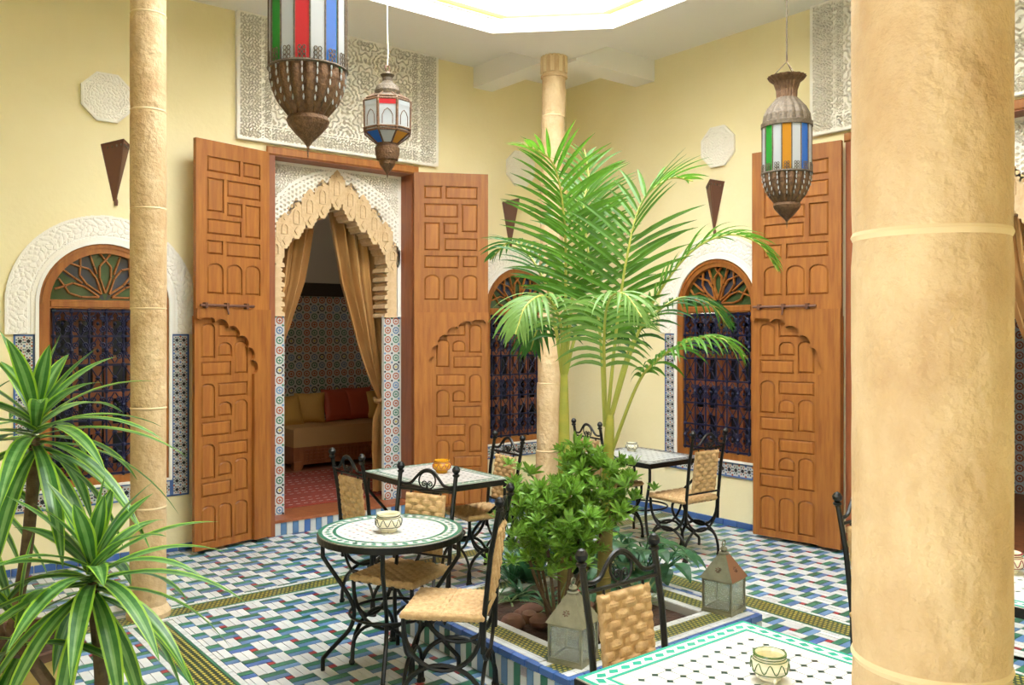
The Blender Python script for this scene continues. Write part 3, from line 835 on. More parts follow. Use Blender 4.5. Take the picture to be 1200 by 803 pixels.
# ------------------------------------------------------------------ octagonal plaques, sconces
def plaque_fn(X, Z):
    r = np.hypot(X, Z); th = np.arctan2(Z, X)
    h = .45 + .4 * lace(X + .3, Z + .3, 110) * (r < .12) + .4 * lace(r, th * .15, 120) * ((r > .135) & (r < .17))
    oct_r = np.max(np.stack([np.abs(X * math.cos(a) + Z * math.sin(a)) for a in (PI / 8 * 0, PI / 4, PI / 2, 3 * PI / 4)]), 0)
    return np.where((oct_r > .165) | (np.abs(r - .128) < .005), 1., h)
def plaque(label, loc, rz):
    t = thing('octagonal_plaque', label, 'plaque', loc, rz)
    R = .185 / math.cos(PI / 8)
    MB().prism([(R * math.cos(PI / 8 + PI / 4 * k), R * math.sin(PI / 8 + PI / 4 * k)) for k in range(8)], [], -.022, 0).build('plate', 'stucco', t)
    relief('carving', 'stucco', -.185, .185, -.185, .185, .005, plaque_fn, .012, t, y=-.02,
           mask=lambda X, Z: np.max(np.stack([np.abs(X * math.cos(a) + Z * math.sin(a)) for a in (0, PI / 4, PI / 2, 3 * PI / 4)]), 0) < .183)
    return t
plaque('white carved octagonal plaque on the wall above the dracaena window', (-4.765, 0, 3.575), 0)
plaque('white carved octagonal plaque half hidden by the palm and column', (-.67, 0, 3.51), 0)
plaque('white carved octagonal plaque above the window by the slate-topped table', (0, -2.10, 3.485), -PI / 2)
def sconce(label, loc, rz):
    t = thing('wall_sconce', label, 'sconce', loc, rz)
    A, B, C_ = (-.105, 0, .21), (.105, 0, .23), (.03, -.115, .25); T = (0, -.012, -.215)
    T2 = (-.015, 0, -.215)
    MB().add([A, C_, B, T, T2], [(0, 4, 3, 1), (1, 3, 2), (0, 1, 2), (4, 2, 3)]).build('shade', 'iron_brown', t)
    MB().tube([A, C_, B], .006, 6).tube([C_, T], .005, 6).tube([A, T2], .004, 6).build('rim', 'iron_brown', t)
    me = MB().box(-.005, .005, -.002, .002, -.008, .008).mesh('cutout', 'brass_light')
    for k in range(4):
        f = .12 + .2 * k
        for e, q in ((Vector(A), -1), (Vector(B), 1)):
            p = Vector(C_) * (1 - f) + e * f + Vector((0, -.004, -.035)); link('cutout', me, t, p)
    MB().lathe([(.012, -.03), (.016, 0), (.012, .02)], 8, c=(0, -.01, -.22)).build('finial', 'iron_brown', t, True)
sconce('brown metal cone sconce on the wall beside the slim column', (-4.70, 0, 3.0), 0)
sconce('brown metal cone sconce on the wall half behind palm fronds', (-.80, 0, 2.92), 0)
sconce('brown metal cone sconce above the window by the slate-topped table', (0, -2.06, 2.92), -PI / 2)

# ------------------------------------------------------------------ curtains
def curtain(name, label, cx_fn, loc, rz, side):
    """edge(z) -> inner x; hangs to the outer x; folds in y"""
    NU, NV = 90, 70; vs = []
    for j in range(NV + 1):
        z = 3.08 - (3.08 - .17) * j / NV
        xi = cx_fn(z); xo = .70
        wdt = xo - xi
        for i in range(NU + 1):
            u = i / NU
            x = xi + wdt * (u ** .9)
            nf = 5.5
            ph = 2 * PI * nf * u + .5 * math.sin(z * 2)
            amp = .022 + .042 * min(1, wdt / .5)
            y = .47 + amp * (math.sin(ph) + .35 * math.sin(2.3 * ph + 1)) - .05 * (1 - u) * math.exp(-((z - 1.15) / .25) ** 2)
            sag = .03 * math.sin(PI * u) * math.exp(-((z - 1.4) / .3) ** 2)
            vs.append((side * x, y, z - sag))
    fs = []
    for j in range(NV):
        for i in range(NU):
            a = j * (NU + 1) + i; f = (a, a + 1, a + NU + 2, a + NU + 1)
            fs.append(f if side > 0 else f[::-1])
    t = thing(name, label, 'curtain', loc, rz)
    MB().add(vs, fs).build('drape', 'satin', t, True)
    MB().tube(smoothpath([(side * .70, .52, 1.17), (side * .66, .39, 1.13), (side * .60, .385, 1.09), (side * .56, .42, 1.08), (side * .60, .52, 1.10)], 6), .022, 8).build('tieback', 'satin', t, True)
    MB().tube([(side * .02, .49, 3.09), (side * .72, .49, 3.09)], .012, 8).build('rod', 'iron_brown', t)
edge = lambda z: float(np.interp(z, [.13, .9, 1.08, 1.25, 1.68, 2.26, 2.97, 3.1], [.56, .55, .60, .52, .377, .19, .055, .05]))
curtain('curtain', 'gold satin curtain drawn aside by the tiled jamb near the square green-edged table', edge, (DX, 0, 0), 0, 1)
curtain('curtain', 'gold satin curtain drawn aside next to the bolted carved door leaf', edge, (DX, 0, 0), 0, -1)
curtain('curtain', 'gold satin curtain seen past the thick rough column', edge, (0, DYR, 0), -PI / 2, 1)
curtain('curtain', 'gold satin curtain hidden behind the thick rough column', edge, (0, DYR, 0), -PI / 2, -1)

# ------------------------------------------------------------------ sofa, pillows, rug
sf = thing('sofa', 'low wooden daybed sofa with tan mattress in the salon', 'sofa', (-2.16, 2.4, .13))
MB().box(0, 2.2, 0, .72, .06, .27).build('base', 'wood_dark', sf)
mb = MB()
for k in range(20):
    mb.box(.14 + .05 * k, .14 + .05 * k + .014, -.014, 0, .10, .23)
for k in range(4): mb.box(.14, 1.12, -.012, 0, .10 + .04 * k, .112 + .04 * k)
mb.build('lattice', 'wood_red', sf)
for x in (.0, 1.25, 2.1): MB().prism([(0, 0), (.09, 0), (.12, .06), (.1, .10), (0, .10)], [], -.02, .06).build('leg', 'wood_dark', sf, loc=(x, 0, 0))
MB().prism([(0, .27), (2.2, .27), (2.2, .48), (2.18, .50), (.02, .50), (0, .48)], [], -.01, .72).build('mattress', 'sofa_fabric', sf)
def pillow(label, loc, rz, tilt, s, m):
    n = 14; vs = []; fs = []
    for sd in (1, -1):
        for j in range(n + 1):
            for i in range(n + 1):
                u, v = i / n * 2 - 1, j / n * 2 - 1
                b = max(0, (1 - u ** 4) * (1 - v ** 4)) ** .5
                pin_ = 1 - .10 * (abs(u * v) < 2) * (1 - (abs(u) * abs(v))) * 0.6
                vs.append((u * s * pin_, sd * .075 * b, v * s * pin_))
    for sd in (0, 1):
        for j in range(n):
            for i in range(n):
                a = sd * (n + 1) ** 2 + j * (n + 1) + i; f = (a, a + 1, a + n + 2, a + n + 1)
                fs.append(f[::-1] if sd == 0 else f)
    t = MB().add(vs, fs).mesh('pillow', m, True)
    o = link('pillow', t, None, loc); o.rotation_euler = (tilt, .25 * (loc[0] % .3 - .15), rz)
    return tag(o, label, 'pillow', 'pillows on the daybed')
pillow('gold pillow slumped at the end of the daybed', (-2.05, 2.82, .80), .1, -.35, .19, 'pillow_gold')
pillow('gold pillow leaning between the slumped one and the rust pillow', (-1.74, 2.86, .82), -.5, -.25, .19, 'pillow_gold')
pillow('rust red satin pillow on the daybed', (-1.36, 2.86, .84), .15, -.3, .21, 'pillow_rust')
pillow('dark rust pillow beside the curtain on the daybed', (-1.05, 2.88, .84), .0, -.25, .21, 'pillow_rust')
pillow('olive gold pillow behind the curtain edge', (-.78, 2.86, .82), .2, -.3, .19, 'pillow_gold')
rg = MB().cbox(-1.6, 1.6, .0, 1.8, 0, .012, 3, .004).build('rug', 'rug', loc=(-2.6, .42, .13)); tag(rg, 'red carpet with pale dashes on the salon floor', 'rug')
mb = MB()
for r_ in range(14):
    for k in range(40):
        if r_ % 4 == 3: continue
        x = -1.55 + k * .078 + .03 * (r_ % 2); y = .08 + r_ * .125
        mb.box(x, x + .04, y, y + .012, .0122, .0128)
stuff(mb.build('woven_dashes', 'rug_dash', rg))

# ------------------------------------------------------------------ chairs
def weave_mesh(name, wd, hg, th, rows, colw, bulge=.006):
    """over-under woven strap panel lying in x-z, both faces, as height field"""
    res = .0048; nx = int(wd / res); nz = int(hg / res); vs = []; fs = []
    rh = hg / rows
    X, Z = np.meshgrid(np.linspace(0, wd, nx), np.linspace(0, hg, nz))
    row = np.minimum((Z / rh).astype(int), rows - 1); fz = Z / rh - row
    u = (X / colw + .5 * (row % 2)) % 1
    over = np.clip(np.sin(PI * np.clip(u / .74, 0, 1)), 0, 1) ** .22 * (u < .74)
    strand = .8 + .2 * np.abs(np.sin(PI * fz * 3))
    h = over * np.clip(np.sin(PI * fz), 0, 1) ** .35 * strand + (u >= .74) * .15 * np.abs(np.sin(PI * (u - .74) / .26 * 2))
    e = np.clip(np.minimum(np.minimum(X, wd - X), np.minimum(Z, hg - Z)) / .01, 0, 1)
    for s in (-1, 1):
        Y = s * (th / 2 * (.4 + .6 * e) + bulge * h * e)
        vs += np.stack([X - wd / 2, Y, Z], -1).reshape(-1, 3).tolist()
    N_ = nx * nz
    for j in range(nz - 1):
        for i in range(nx - 1):
            a = j * nx + i; fs.append((a, a + 1, a + nx + 1, a + nx)); fs.append((N_ + a, N_ + a + nx, N_ + a + nx + 1, N_ + a + 1))
    bd = [i for i in range(nx)] + [j * nx + nx - 1 for j in range(1, nz)] + [(nz - 1) * nx + i for i in range(nx - 2, -1, -1)] + [j * nx for j in range(nz - 2, 0, -1)]
    for i in range(len(bd)):
        a, b = bd[i], bd[(i + 1) % len(bd)]; fs.append((a, N_ + a, N_ + b, b))
    return MB().add(vs, fs).mesh(name, 'rattan', True)
BACKW = weave_mesh('backrest', .265, .33, .014, 10, .085, .012)
SEATW = weave_mesh('seat', .40, .40, .028, 16, .07, .008)
def make_chair():
    t = thing('iron_chair', 'chair', 'chair')
    r = .0105
    for s in (-1, 1):
        p = MB().tube([(s * .182, -.19, .30), (s * .182, -.195, .46), (s * .184, -.225, .75), (s * .186, -.265, .965)], .0125, 8)
        p.lathe([(.0125, .955), (.020, .962), (.020, .97), (.012, .975), (.022, .987), (.024, 1.0), (.014, 1.016), (.002, 1.022)], 10, c=(s * .186, -.267, 0))
        p.build('back_post', 'iron', t, True)
    yb = -.243
    cr = [(-.186, -.256, .905), (-.15, -.255, .897), (-.11, -.256, .905), (-.075, -.260, .94), (-.04, -.264, .973), (0, -.266, .985), (.04, -.264, .973), (.075, -.260, .94), (.11, -.256, .905), (.15, -.255, .897), (.186, -.256, .905)]
    MB().tube(smoothpath(cr, 4), .009, 6).build('crest_rail', 'iron', t, True)
    MB().tube([(-.185, -.246, .872), (.185, -.246, .872)], .008, 6).build('back_rail', 'iron', t, True)
    MB().tube([(.055 * math.cos(a), -.258 - .006 * math.sin(a), .925 + .05 * math.sin(a)) for a in [2 * PI * k / 24 for k in range(24)]], .005, 6, closed=True).build('crest_ring', 'iron', t, True)
    for s in (-1, 1):
        sp = [(s * (.020 + .018 * (1 - q * .75) * math.cos(PI * (1.0 - 2.6 * q) * 1)), -.257, .905 + .018 * (1 - q * .75) * math.sin(PI * (1.0 - 2.6 * q))) for q in [k / 16 for k in range(17)]]
        MB().tube([(s * .004, -.256, .878)] + sp, .004, 5).build('scroll', 'iron', t, True)
        MB().tube([(s * .10, -.246, .872), (s * .10, -.243, .85)], .006, 5).build('link', 'iron', t, True)
    MB().tube([(-.182, -.205, .52), (.182, -.205, .52)], .008, 6).build('back_rail', 'iron', t, True)
    b = link('backrest', BACKW, t, (0, -.204, .525)); b.rotation_euler = (math.radians(7), 0, 0)
    s_ = link('seat', SEATW, t, (0, .20, .462)); s_.rotation_euler = (PI / 2, 0, 0)
    MB().tube([(-.185, -.185, .45), (.185, -.185, .45), (.185, .185, .45), (-.185, .185, .45)], .010, 6, closed=True).build('seat_frame', 'iron', t)
    # U-shaped hangers under the seat and arched feet on all four sides
    def side(a, b, rr, out):
        a, b = Vector(a), Vector(b); mid = (a + b) / 2
        U_ = []; A_ = []
        for k in range(17):
            th = PI * k / 16; c = math.cos(th); sn = math.sin(th)
            p = mid - (b - a) / 2 * c
            U_.append((p.x, p.y, .45 - .235 * sn ** .8))
            q = mid - (b - a) / 2 * c * 1.06
            A_.append((q.x, q.y, .012 + .225 * sn ** .75))
        MB().tube(U_, rr, 7).build('seat_hanger', 'iron', t, True)
        m_ = MB().tube(A_, rr, 7)
        for e in (A_[0], A_[-1]): m_.lathe([(.014, 0), (.016, .012), (.011, .022)], 8, c=(e[0], e[1], 0))
        m_.build('arched_leg', 'iron', t, True)
    q = .185
    side((-q, q, 0), (-q, -q, 0), .0115, -1); side((q, q, 0), (q, -q, 0), .0115, 1)
    side((-q, -q, 0), (q, -q, 0), .0095, 1); side((-q, q, 0), (q, q, 0), .0095, 1)
    return t
ch0 = make_chair(); _first = [True]
def chair(label, x, y, fx, fy):
    rz = math.atan2(fy, fx) - PI / 2
    if _first[0]: _first[0] = False; o = ch0; o.location = (x, y, 0); o.rotation_euler = (0, 0, rz); o['label'] = label
    else: o = dup(ch0, (x, y, 0), rz, label)
    o['group'] = 'woven iron chairs'
    return o
chair('iron chair with woven back tucked under the round table from the salon side', -3.995, -3.085, -.90, -.42)
chair('iron chair with woven seat pulled up to the round table beside the planter edge', -4.09, -3.69, -.695, .72)
chair('iron chair at the square table end near the gold curtains', -3.60, -2.19, 1, .04)
chair('iron chair at the square table with yellow pot, in front of the pale column', -2.73, -2.06, -1, .08)
chair('iron chair at the slate-topped table in the wall corner', -1.11, -1.81, 1, -.12)
chair('iron chair at the slate-topped table in front of the blue window grille', -1.10, -2.61, .04, 1)
chair('iron chair with light woven back pushed under the white tiled table with green border', -4.195, -5.19, 0, -1)
chair('iron chair half hidden by the thick rough column', -2.515, -5.16, .05, -1)

# ------------------------------------------------------------------ tables
def table_legs(t, corners, hgt, ringr):
    for cx_, cy_ in corners:
        L = math.hypot(cx_, cy_); ux, uy = cx_ / L, cy_ / L
        prof = [(L, hgt - .03), (L, hgt - .13), (L * .98, hgt - .155), (L * .80, hgt - .25), (L * .62, hgt - .35), (L * .54, hgt - .43), (L * .60, hgt - .52), (L * .80, .14), (L * .97, .075), (L, .055), (L, 0.0)]
        MB().tube(smoothpath([(ux * a, uy * a, b) for a, b in prof], 5), .0115, 8).build('leg', 'iron', t, True)
    rr = ringr
    MB().tube([(rr * math.cos(a), rr * math.sin(a), hgt - .43) for a in [2 * PI * k / 32 for k in range(32)]], .008, 6, closed=True).build('ring', 'iron', t, True)
TT = ['t_pale', 't_mint', 't_dark', 't_terra']
def octa(cx_, cy_, s, c, z): return [(cx_ + a * s, cy_ + b * s, z) for a, b in ((-1 + c, -1), (1 - c, -1), (1, -1 + c), (1, 1 - c), (1 - c, 1), (-1 + c, 1), (-1, 1 - c), (-1, -1 + c))]
def rect_table(label, x, y, wx, wy, pieces=False, white='t_pale', green='t_mint', hgt=.74, rz=0.):
    t = thing('mosaic_table', label, 'table', (x, y, 0), rz)
    hx, hy = wx / 2, wy / 2
    MB().box(-hx, hx, -hy, hy, hgt - .045, hgt - .006).build('edge_frame', 'iron', t)
    table_legs(t, [(sx * (hx - .03), sy * (hy - .03)) for sx in (-1, 1) for sy in (-1, 1)], hgt, min(hx, hy) * .66)
    z = hgt
    mb = MB(); mb.box(-hx + .004, hx - .004, -hy + .004, hy - .004, hgt - .008, hgt - .002, 0)
    def ring(a, b, mi):
        mb.prism(rect(-hx + a, hx - a, -hy + a, hy - a), [rect(-hx + b, hx - b, -hy + b, hy - b)], 0, 1)
    for a, b in ((.006, .020), (.066, .078)):
        for (x0, x1, y0, y1) in ((-hx + a, hx - a, -hy + a, -hy + b), (-hx + a, hx - a, hy - b, hy - a), (-hx + a, -hx + b, -hy + b, hy - b), (hx - b, hx - a, -hy + b, hy - b)):
            mb.box(x0, x1, y0, y1, z - .004, z - .0008, 1)
    m = .043; dl = .052
    for (lx, horizontal) in ((wx, 1), (wy, 0)):
        n = int((lx - .09) / dl)
        for k in range(n):
            q = (k - (n - 1) / 2) * dl
            for s in (-1, 1):
                c = (q, s * (hy - m)) if horizontal else (s * (hx - m), q)
                a, b = (.022, .016) if horizontal else (.016, .022)
                mb.flat([(c[0] - a, c[1] - b * .3, z - .0005), (c[0] + a * .2, c[1] - b, z - .0005), (c[0] + a, c[1] + b * .3, z - .0005), (c[0] - a * .2, c[1] + b, z - .0005)], 1)
    ix, iy = hx - .082, hy - .082; nx, ny = round(2 * ix / .062), round(2 * iy / .062); sx, sy = 2 * ix / nx, 2 * iy / ny
    for i in range(nx + 1):
        for j in range(ny + 1):
            cx_, cy_ = -ix + i * sx, -iy + j * sy; d_ = .0125
            if 0 < i < nx and 0 < j < ny:
                mb.flat([(cx_ - d_, cy_, z - .0006), (cx_, cy_ - d_, z - .0006), (cx_ + d_, cy_, z - .0006), (cx_, cy_ + d_, z - .0006)], 2)
            if i < nx and j < ny and not pieces:
                mb.flat(octa(cx_ + sx / 2, cy_ + sy / 2, min(sx, sy) / 2 - .0012, .40, z - .0008), 0)
    ob = mb.build('tile_top', [white if not pieces else 'grout', green, 't_dark', 't_terra'], t)
    stuff(ob)
    if pieces:
        s = min(sx, sy) / 2 - .0018; vs = octa(0, 0, s, .40, 0) + octa(0, 0, s, .40, -.004)
        pm = MB().add(vs, [tuple(range(8))] + [(k, 8 + k, 8 + (k + 1) % 8, (k + 1) % 8) for k in range(8)]).mesh('tile', white)
        for i in range(nx):
            for j in range(ny): link('tile', pm, ob, (-ix + (i + .5) * sx, -iy + (j + .5) * sy, z - .0006))
        bm_ = MB()
        for a, b in ((.020, .066),):
            for (x0, x1, y0, y1) in ((-hx + a, hx - a, -hy + a, -hy + b), (-hx + a, hx - a, hy - b, hy - a), (-hx + a, -hx + b, -hy + b, hy - b), (hx - b, hx - a, -hy + b, hy - b)):
                bm_.box(x0, x1, y0, y1, z - .005, z - .0011, 0)
        bm_.build('border_band', white, t)
    return t
rect_table('square mosaic table with green border and woven chair behind, by the thick column', -4.27, -5.62, .82, .82, True)
rect_table('rectangular mosaic table with a small yellow pot before the doorway', -2.99, -1.885, .66, .94, white='t_grey', green='t_green')
rect_table('slate-grey topped mosaic table below the far window', -1.075, -2.13, .66, .80, white='t_slate', green='t_black')
rect_table('white mosaic table with red-rimmed pot behind the thick column', -2.51, -5.60, .82, .82)
# round table
t = thing('round_table', 'round white mosaic table with green rim and cream pot', 'table', (-4.126, -3.191, 0))
R = .38
MB().lathe([(R - .02, .695), (R, .70), (R, .731), (R - .006, .733)], 64).build('edge_frame', 'iron', t)
mb = MB(); z = .74
mb.lathe([(R - .006, .73), (R - .006, z - .002)], 64, 0)
def annulus(r0, r1, zz, mi, n=64):
    vs = [(r0 * math.cos(2 * PI * k / n), r0 * math.sin(2 * PI * k / n), zz) for k in range(n)] + [(r1 * math.cos(2 * PI * k / n), r1 * math.sin(2 * PI * k / n), zz) for k in range(n)]
    mb.add(vs, [(k, n + k, n + (k + 1) % n, (k + 1) % n) for k in range(n)], mi)
annulus(.352, .374, z - .0006, 1); annulus(.282, .300, z - .0006, 1)
for k in range(40):
    a = 2 * PI * k / 40
    mb.flat([(r_ * math.cos(a + d_), r_ * math.sin(a + d_), z - .0005) for r_, d_ in ((.306, -.01), (.326, .055), (.346, .01), (.326, -.055))], 1)
s = .048
for i in range(-6, 7):
    for j in range(-6, 7):
        if math.hypot(i * s, j * s) < .265:
            mb.flat([(i * s - .008, j * s, z - .0006), (i * s, j * s - .008, z - .0006), (i * s + .008, j * s, z - .0006), (i * s, j * s + .008, z - .0006)], 3 if (i + j) % 2 else 2)
        cx_, cy_ = (i + .5) * s, (j + .5) * s
        if math.hypot(cx_, cy_) < .25: mb.flat(octa(cx_, cy_, s / 2 - .001, .35, z - .0009), 0)
stuff(mb.build('tile_top', ['t_pale', 't_green', 't_dark', 't_terra'], t))
a0 = math.atan2(-.62, -.78)
table_legs(t, [(.355 * math.cos(a), .355 * math.sin(a)) for a in (PI + .62 - PI / 2 - .25, PI + .62 + PI / 4 + .3, PI + .62 + PI + .2, PI + .62 + PI * 1.25 - PI)][:4] if False else
           [(.355 * math.cos(q), .355 * math.sin(q)) for q in (2.5, 2.5 + PI / 2, 2.5 + PI, 2.5 + 1.5 * PI)], .74, .215)

# ceramic pots on the tables
def pot(label, loc, s, body, band, neck):
    t = thing('ceramic_pot', label, 'pot', loc)
    pr = [(.030, 0), (.034, .004), (.034, .010), (.048, .022), (.056, .038), (.056, .050), (.048, .064), (.045, .068), (.050, .075), (.049, .079), (.043, .079), (.040, .070), (.046, .05), (.036, .02), (.0, .016)]
    MB().lathe([(a * s, b * s) for a, b in pr], 32, mfun=lambda i: 1 if i in (8, 9) else 0).build('body', [body, neck], t, True)
    mb = MB()
    for k in range(10):
        a = 2 * PI * k / 10
        pts = []
        for q in range(9):
            b = a + (q - 4) / 4 * .31; zz = .044 + .014 * math.cos((q - 4) / 4 * PI)
            rr = .0572 - .4 * (zz - .044) ** 2 * 20
            pts.append((rr * s * math.cos(b), rr * s * math.sin(b), zz * s))
        mb.tube(pts, .0016 * s, 5)
    for zz, rr in ((.024, .0502), (.062, .0502), (.068, .0462)):
        mb.tube([(rr * s * math.cos(2 * PI * k / 28), rr * s * math.sin(2 * PI * k / 28), zz * s) for k in range(28)], .0015 * s, 5, closed=True)
    mb.build('painted_bands', band, t, True)
    fm = MB().lathe([(.006, 0), (.008, .006), (.005, .014)], 8).mesh('foot', body, True)
    for k in range(3): link('foot', fm, t, (.034 * s * math.cos(2.1 * k), .034 * s * math.sin(2.1 * k), 0))
pot('cream ceramic pot with green leaf bands on the square tiled table', (-4.232, -5.585, .74), 1.0, 'ceramic', 'ceramic_paint', 'ceramic_paint')
pot('cream ceramic pot with looped grey bands on the round table', (-4.165, -3.235, .74), 1.22, 'ceramic', 'ceramic_dark', 'ceramic')
pot('yellow ceramic pot on the rectangular table', (-2.92, -1.87, .74), 1.2, 'ceramic_yellow', 'ceramic_red', 'ceramic_yellow')
pot('small white ceramic pot with dark rim on the slate-topped table', (-1.00, -1.95, .74), .95, 'ceramic', 'ceramic_dark', 'ceramic_dark')
pot('white ceramic pot with red rim behind the thick column', (-2.45, -5.55, .74), 1.1, 'ceramic', 'ceramic_red', 'ceramic_red')

# ------------------------------------------------------------------ planter
pl = thing('planter', 'raised square planter edged with coloured zellige tiles', 'planter', (0, 0, 0))
RW = .24; ZT = .18
outer = rect(PLX0 + .006, PLX1 - .006, PLY0 + .006, PLY1 - .006); inner = rect(PLX0 + RW, PLX1 - RW, PLY0 + RW, PLY1 - RW)
slab(MB(), outer, [inner], 0, ZT - .006).build('kerb', 'grout', pl)
slab(MB(), rect(PLX0 + RW, PLX1 - RW, PLY0 + RW, PLY1 - RW), [], 0, .13).build('soil', 'soil', pl)
Lx, Ly = PLX1 - PLX0, PLY1 - PLY0
seq = ['t_white', 't_green', 't_white', 't_blue', 't_white', 't_green', 't_red', 't_blue']
def side_tiles(L, loc, rz):
    n = int(L / .05); s_ = L / n
    ms = {}
    for k in range(n):
        q = seq[k % 8]
        if q == 't_red': parts = [('t_white', .004, .09), ('t_red', .092, .14)]
        else: parts = [(q, .004, .14)]
        for mm, z0, z1 in parts:
            if (mm, z0) not in ms: ms[(mm, z0)] = MB().cbox(-s_ / 2 + .001, s_ / 2 - .001, -.007, 0, z0, z1, -2, .001).mesh('side_tile', mm)
            c = Matrix.Rotation(rz, 4, 'Z') @ Vector(((k + .5) * s_, 0, 0))
            link('side_tile', ms[(mm, z0)], pl, Vector(loc) + c, rz)
    n = int(L / .1); s_ = L / n
    me = MB().cbox(-s_ / 2 + .001, s_ / 2 - .001, -.010, .02, .142, ZT, -2, .003).mesh('edge_tile', 't_dblue')
    for k in range(n):
        c = Matrix.Rotation(rz, 4, 'Z') @ Vector(((k + .5) * s_, 0, 0)); link('edge_tile', me, pl, Vector(loc) + c, rz)
side_tiles(Lx, (PLX0, PLY0 + .006, 0), 0)
side_tiles(Ly, (PLX1 - .006, PLY0, 0), PI / 2)
side_tiles(Lx, (PLX1, PLY1 - .006, 0), PI)
side_tiles(Ly, (PLX0 + .006, PLY1, 0), -PI / 2)
border('rim_border', Lx - .04, RW - .03, pl, (PLX0 + .02, PLY0 + .03, 0), 0, ZT, 't_white')
border('rim_border', Lx - .04, RW - .03, pl, (PLX1 - .02, PLY1 - .03, 0), PI, ZT, 't_white')
border('rim_border', Ly - .5, RW - .03, pl, (PLX1 - .03, PLY0 + .25, 0), PI / 2, ZT, 't_white')
border('rim_border', Ly - .5, RW - .03, pl, (PLX0 + .03, PLY1 - .25, 0), -PI / 2, ZT, 't_white')
# stones on the soil
for k in range(13):
    while True:
        x, y = random.uniform(PLX0 + RW + .06, PLX1 - RW - .06), random.uniform(PLY0 + RW + .06, PLY1 - RW - .06)
        if k > 9 or x < PLX0 + RW + .3 or y < PLY0 + RW + .2: break
    r_ = random.uniform(.035, .075); ph = random.uniform(0, 6)
    pr = [(max(.004, r_ * math.sin(PI * i / 7)) * (1 + .1 * math.sin(i * 2 + ph)), -r_ * .75 * math.cos(PI * i / 7)) for i in range(8)]
    o = MB().lathe(pr, 12, flute=5, amp=.08).build('stone', 'stone', None, True, loc=(x, y, .13 + r_ * .6), rz=ph)
    o.scale.x = random.uniform(1, 1.4)
    tag(o, 'rounded brown stone lying on the planter soil', 'stone', 'stones in the planter')

# ------------------------------------------------------------------ candle lanterns on the planter
def lantern(label, loc, rz, metal, roof2):
    t = thing('candle_lantern', label, 'lantern', loc, rz)
    b = .085; hb = .19
    MB().cbox(-b - .01, b + .01, -b - .01, b + .01, 0, .014, 3, .004).build('base', metal, t)
    pm = MB().box(-.006, .006, -.006, .006, .014, hb).mesh('corner_post', metal)
    for sx in (-1, 1):
        for sy in (-1, 1): link('corner_post', pm, t, (sx * b, sy * b, 0))
    mb = MB()
    for z in (.02, hb - .006):
        for s in (-1, 1): mb.box(-b, b, s * b - .005, s * b + .005, z - .006, z + .006); mb.box(s * b - .005, s * b + .005, -b, b, z - .006, z + .006)
    mb.build('frame', metal, t)
    gm = MB().box(-b + .006, b - .006, -.001, .001, .02, hb - .006).mesh('glass_pane', 'g_pane')
    for k in range(4):
        a = PI / 2 * k; link('glass_pane', gm, t, (b * math.sin(a), -b * math.cos(a), 0), a)
    zt = hb + .135; c = .022; e = b + .016
    for k in range(4):
        a = PI / 2 * k
        f = MB().add([(-e, -e, hb), (e, -e, hb), (c, -c, zt), (-c, -c, zt)], [(0, 1, 2, 3)])
        rf = f.build('roof_panel', metal if k % 2 else roof2, t, rz=a)
        m2 = MB()
        for q in range(7):
            th = 2 * PI * q / 7; u, v = .018 * math.cos(th), .018 * math.sin(th)
            f_ = .40 + v / .17; y_ = -e + (e - c) * f_; z_ = hb + (zt - hb) * f_
            m2.tube([(u * .3, y_ - .002 + 0, z_ - v * .5), (u, y_ - .002, z_)], .0025, 5)
        m2.build('piercing', 'iron_brown', rf)
    MB().lathe([(.030, zt - .004), (.030, zt + .006), (.014, zt + .012), (.022, zt + .024), (.016, zt + .036), (.004, zt + .04)], 14).build('cap', metal, t, True)
    MB().tube([(.018 * math.cos(q), 0, zt + .055 + .018 * math.sin(q)) for q in [2 * PI * k / 18 for k in range(18)]], .0035, 6, closed=True).build('ring_handle', metal, t, True)
lantern('pierced metal candle lantern at the planter corner behind the woven chair', (-3.60, -4.03, ZT), .35, 'tin', 'tin')
lantern('brass and copper candle lantern at the planter corner facing the open floor', (-2.42, -4.02, ZT), .2, 'tin', 'tin_warm')

# iron stand with pale cup in the far corner
t = thing('lamp_stand', 'slim dark iron stand with pale yellow cup behind the palm', 'stand', (-.45, -.33, 0))
MB().lathe([(.14, 0), (.14, .012), (.03, .03), (.012, .05)], 20).build('base', 'iron', t, True)
MB().tube([(0, 0, .03), (0, 0, 1.22)], .014, 8).build('pole', 'iron_brown', t, True)
MB().tube(smoothpath([(.05, .0, .5), (.06, .02, .8), (.03, .0, 1.1), (.07, 0, 1.2)], 6), .006, 6).build('stay', 'iron_brown', t, True)
MB().lathe([(.01, 1.20), (.05, 1.22), (.065, 1.26), (.065, 1.30), (.05, 1.36), (.055, 1.37)], 20).build('cup', 'lamp_cup', t, True)

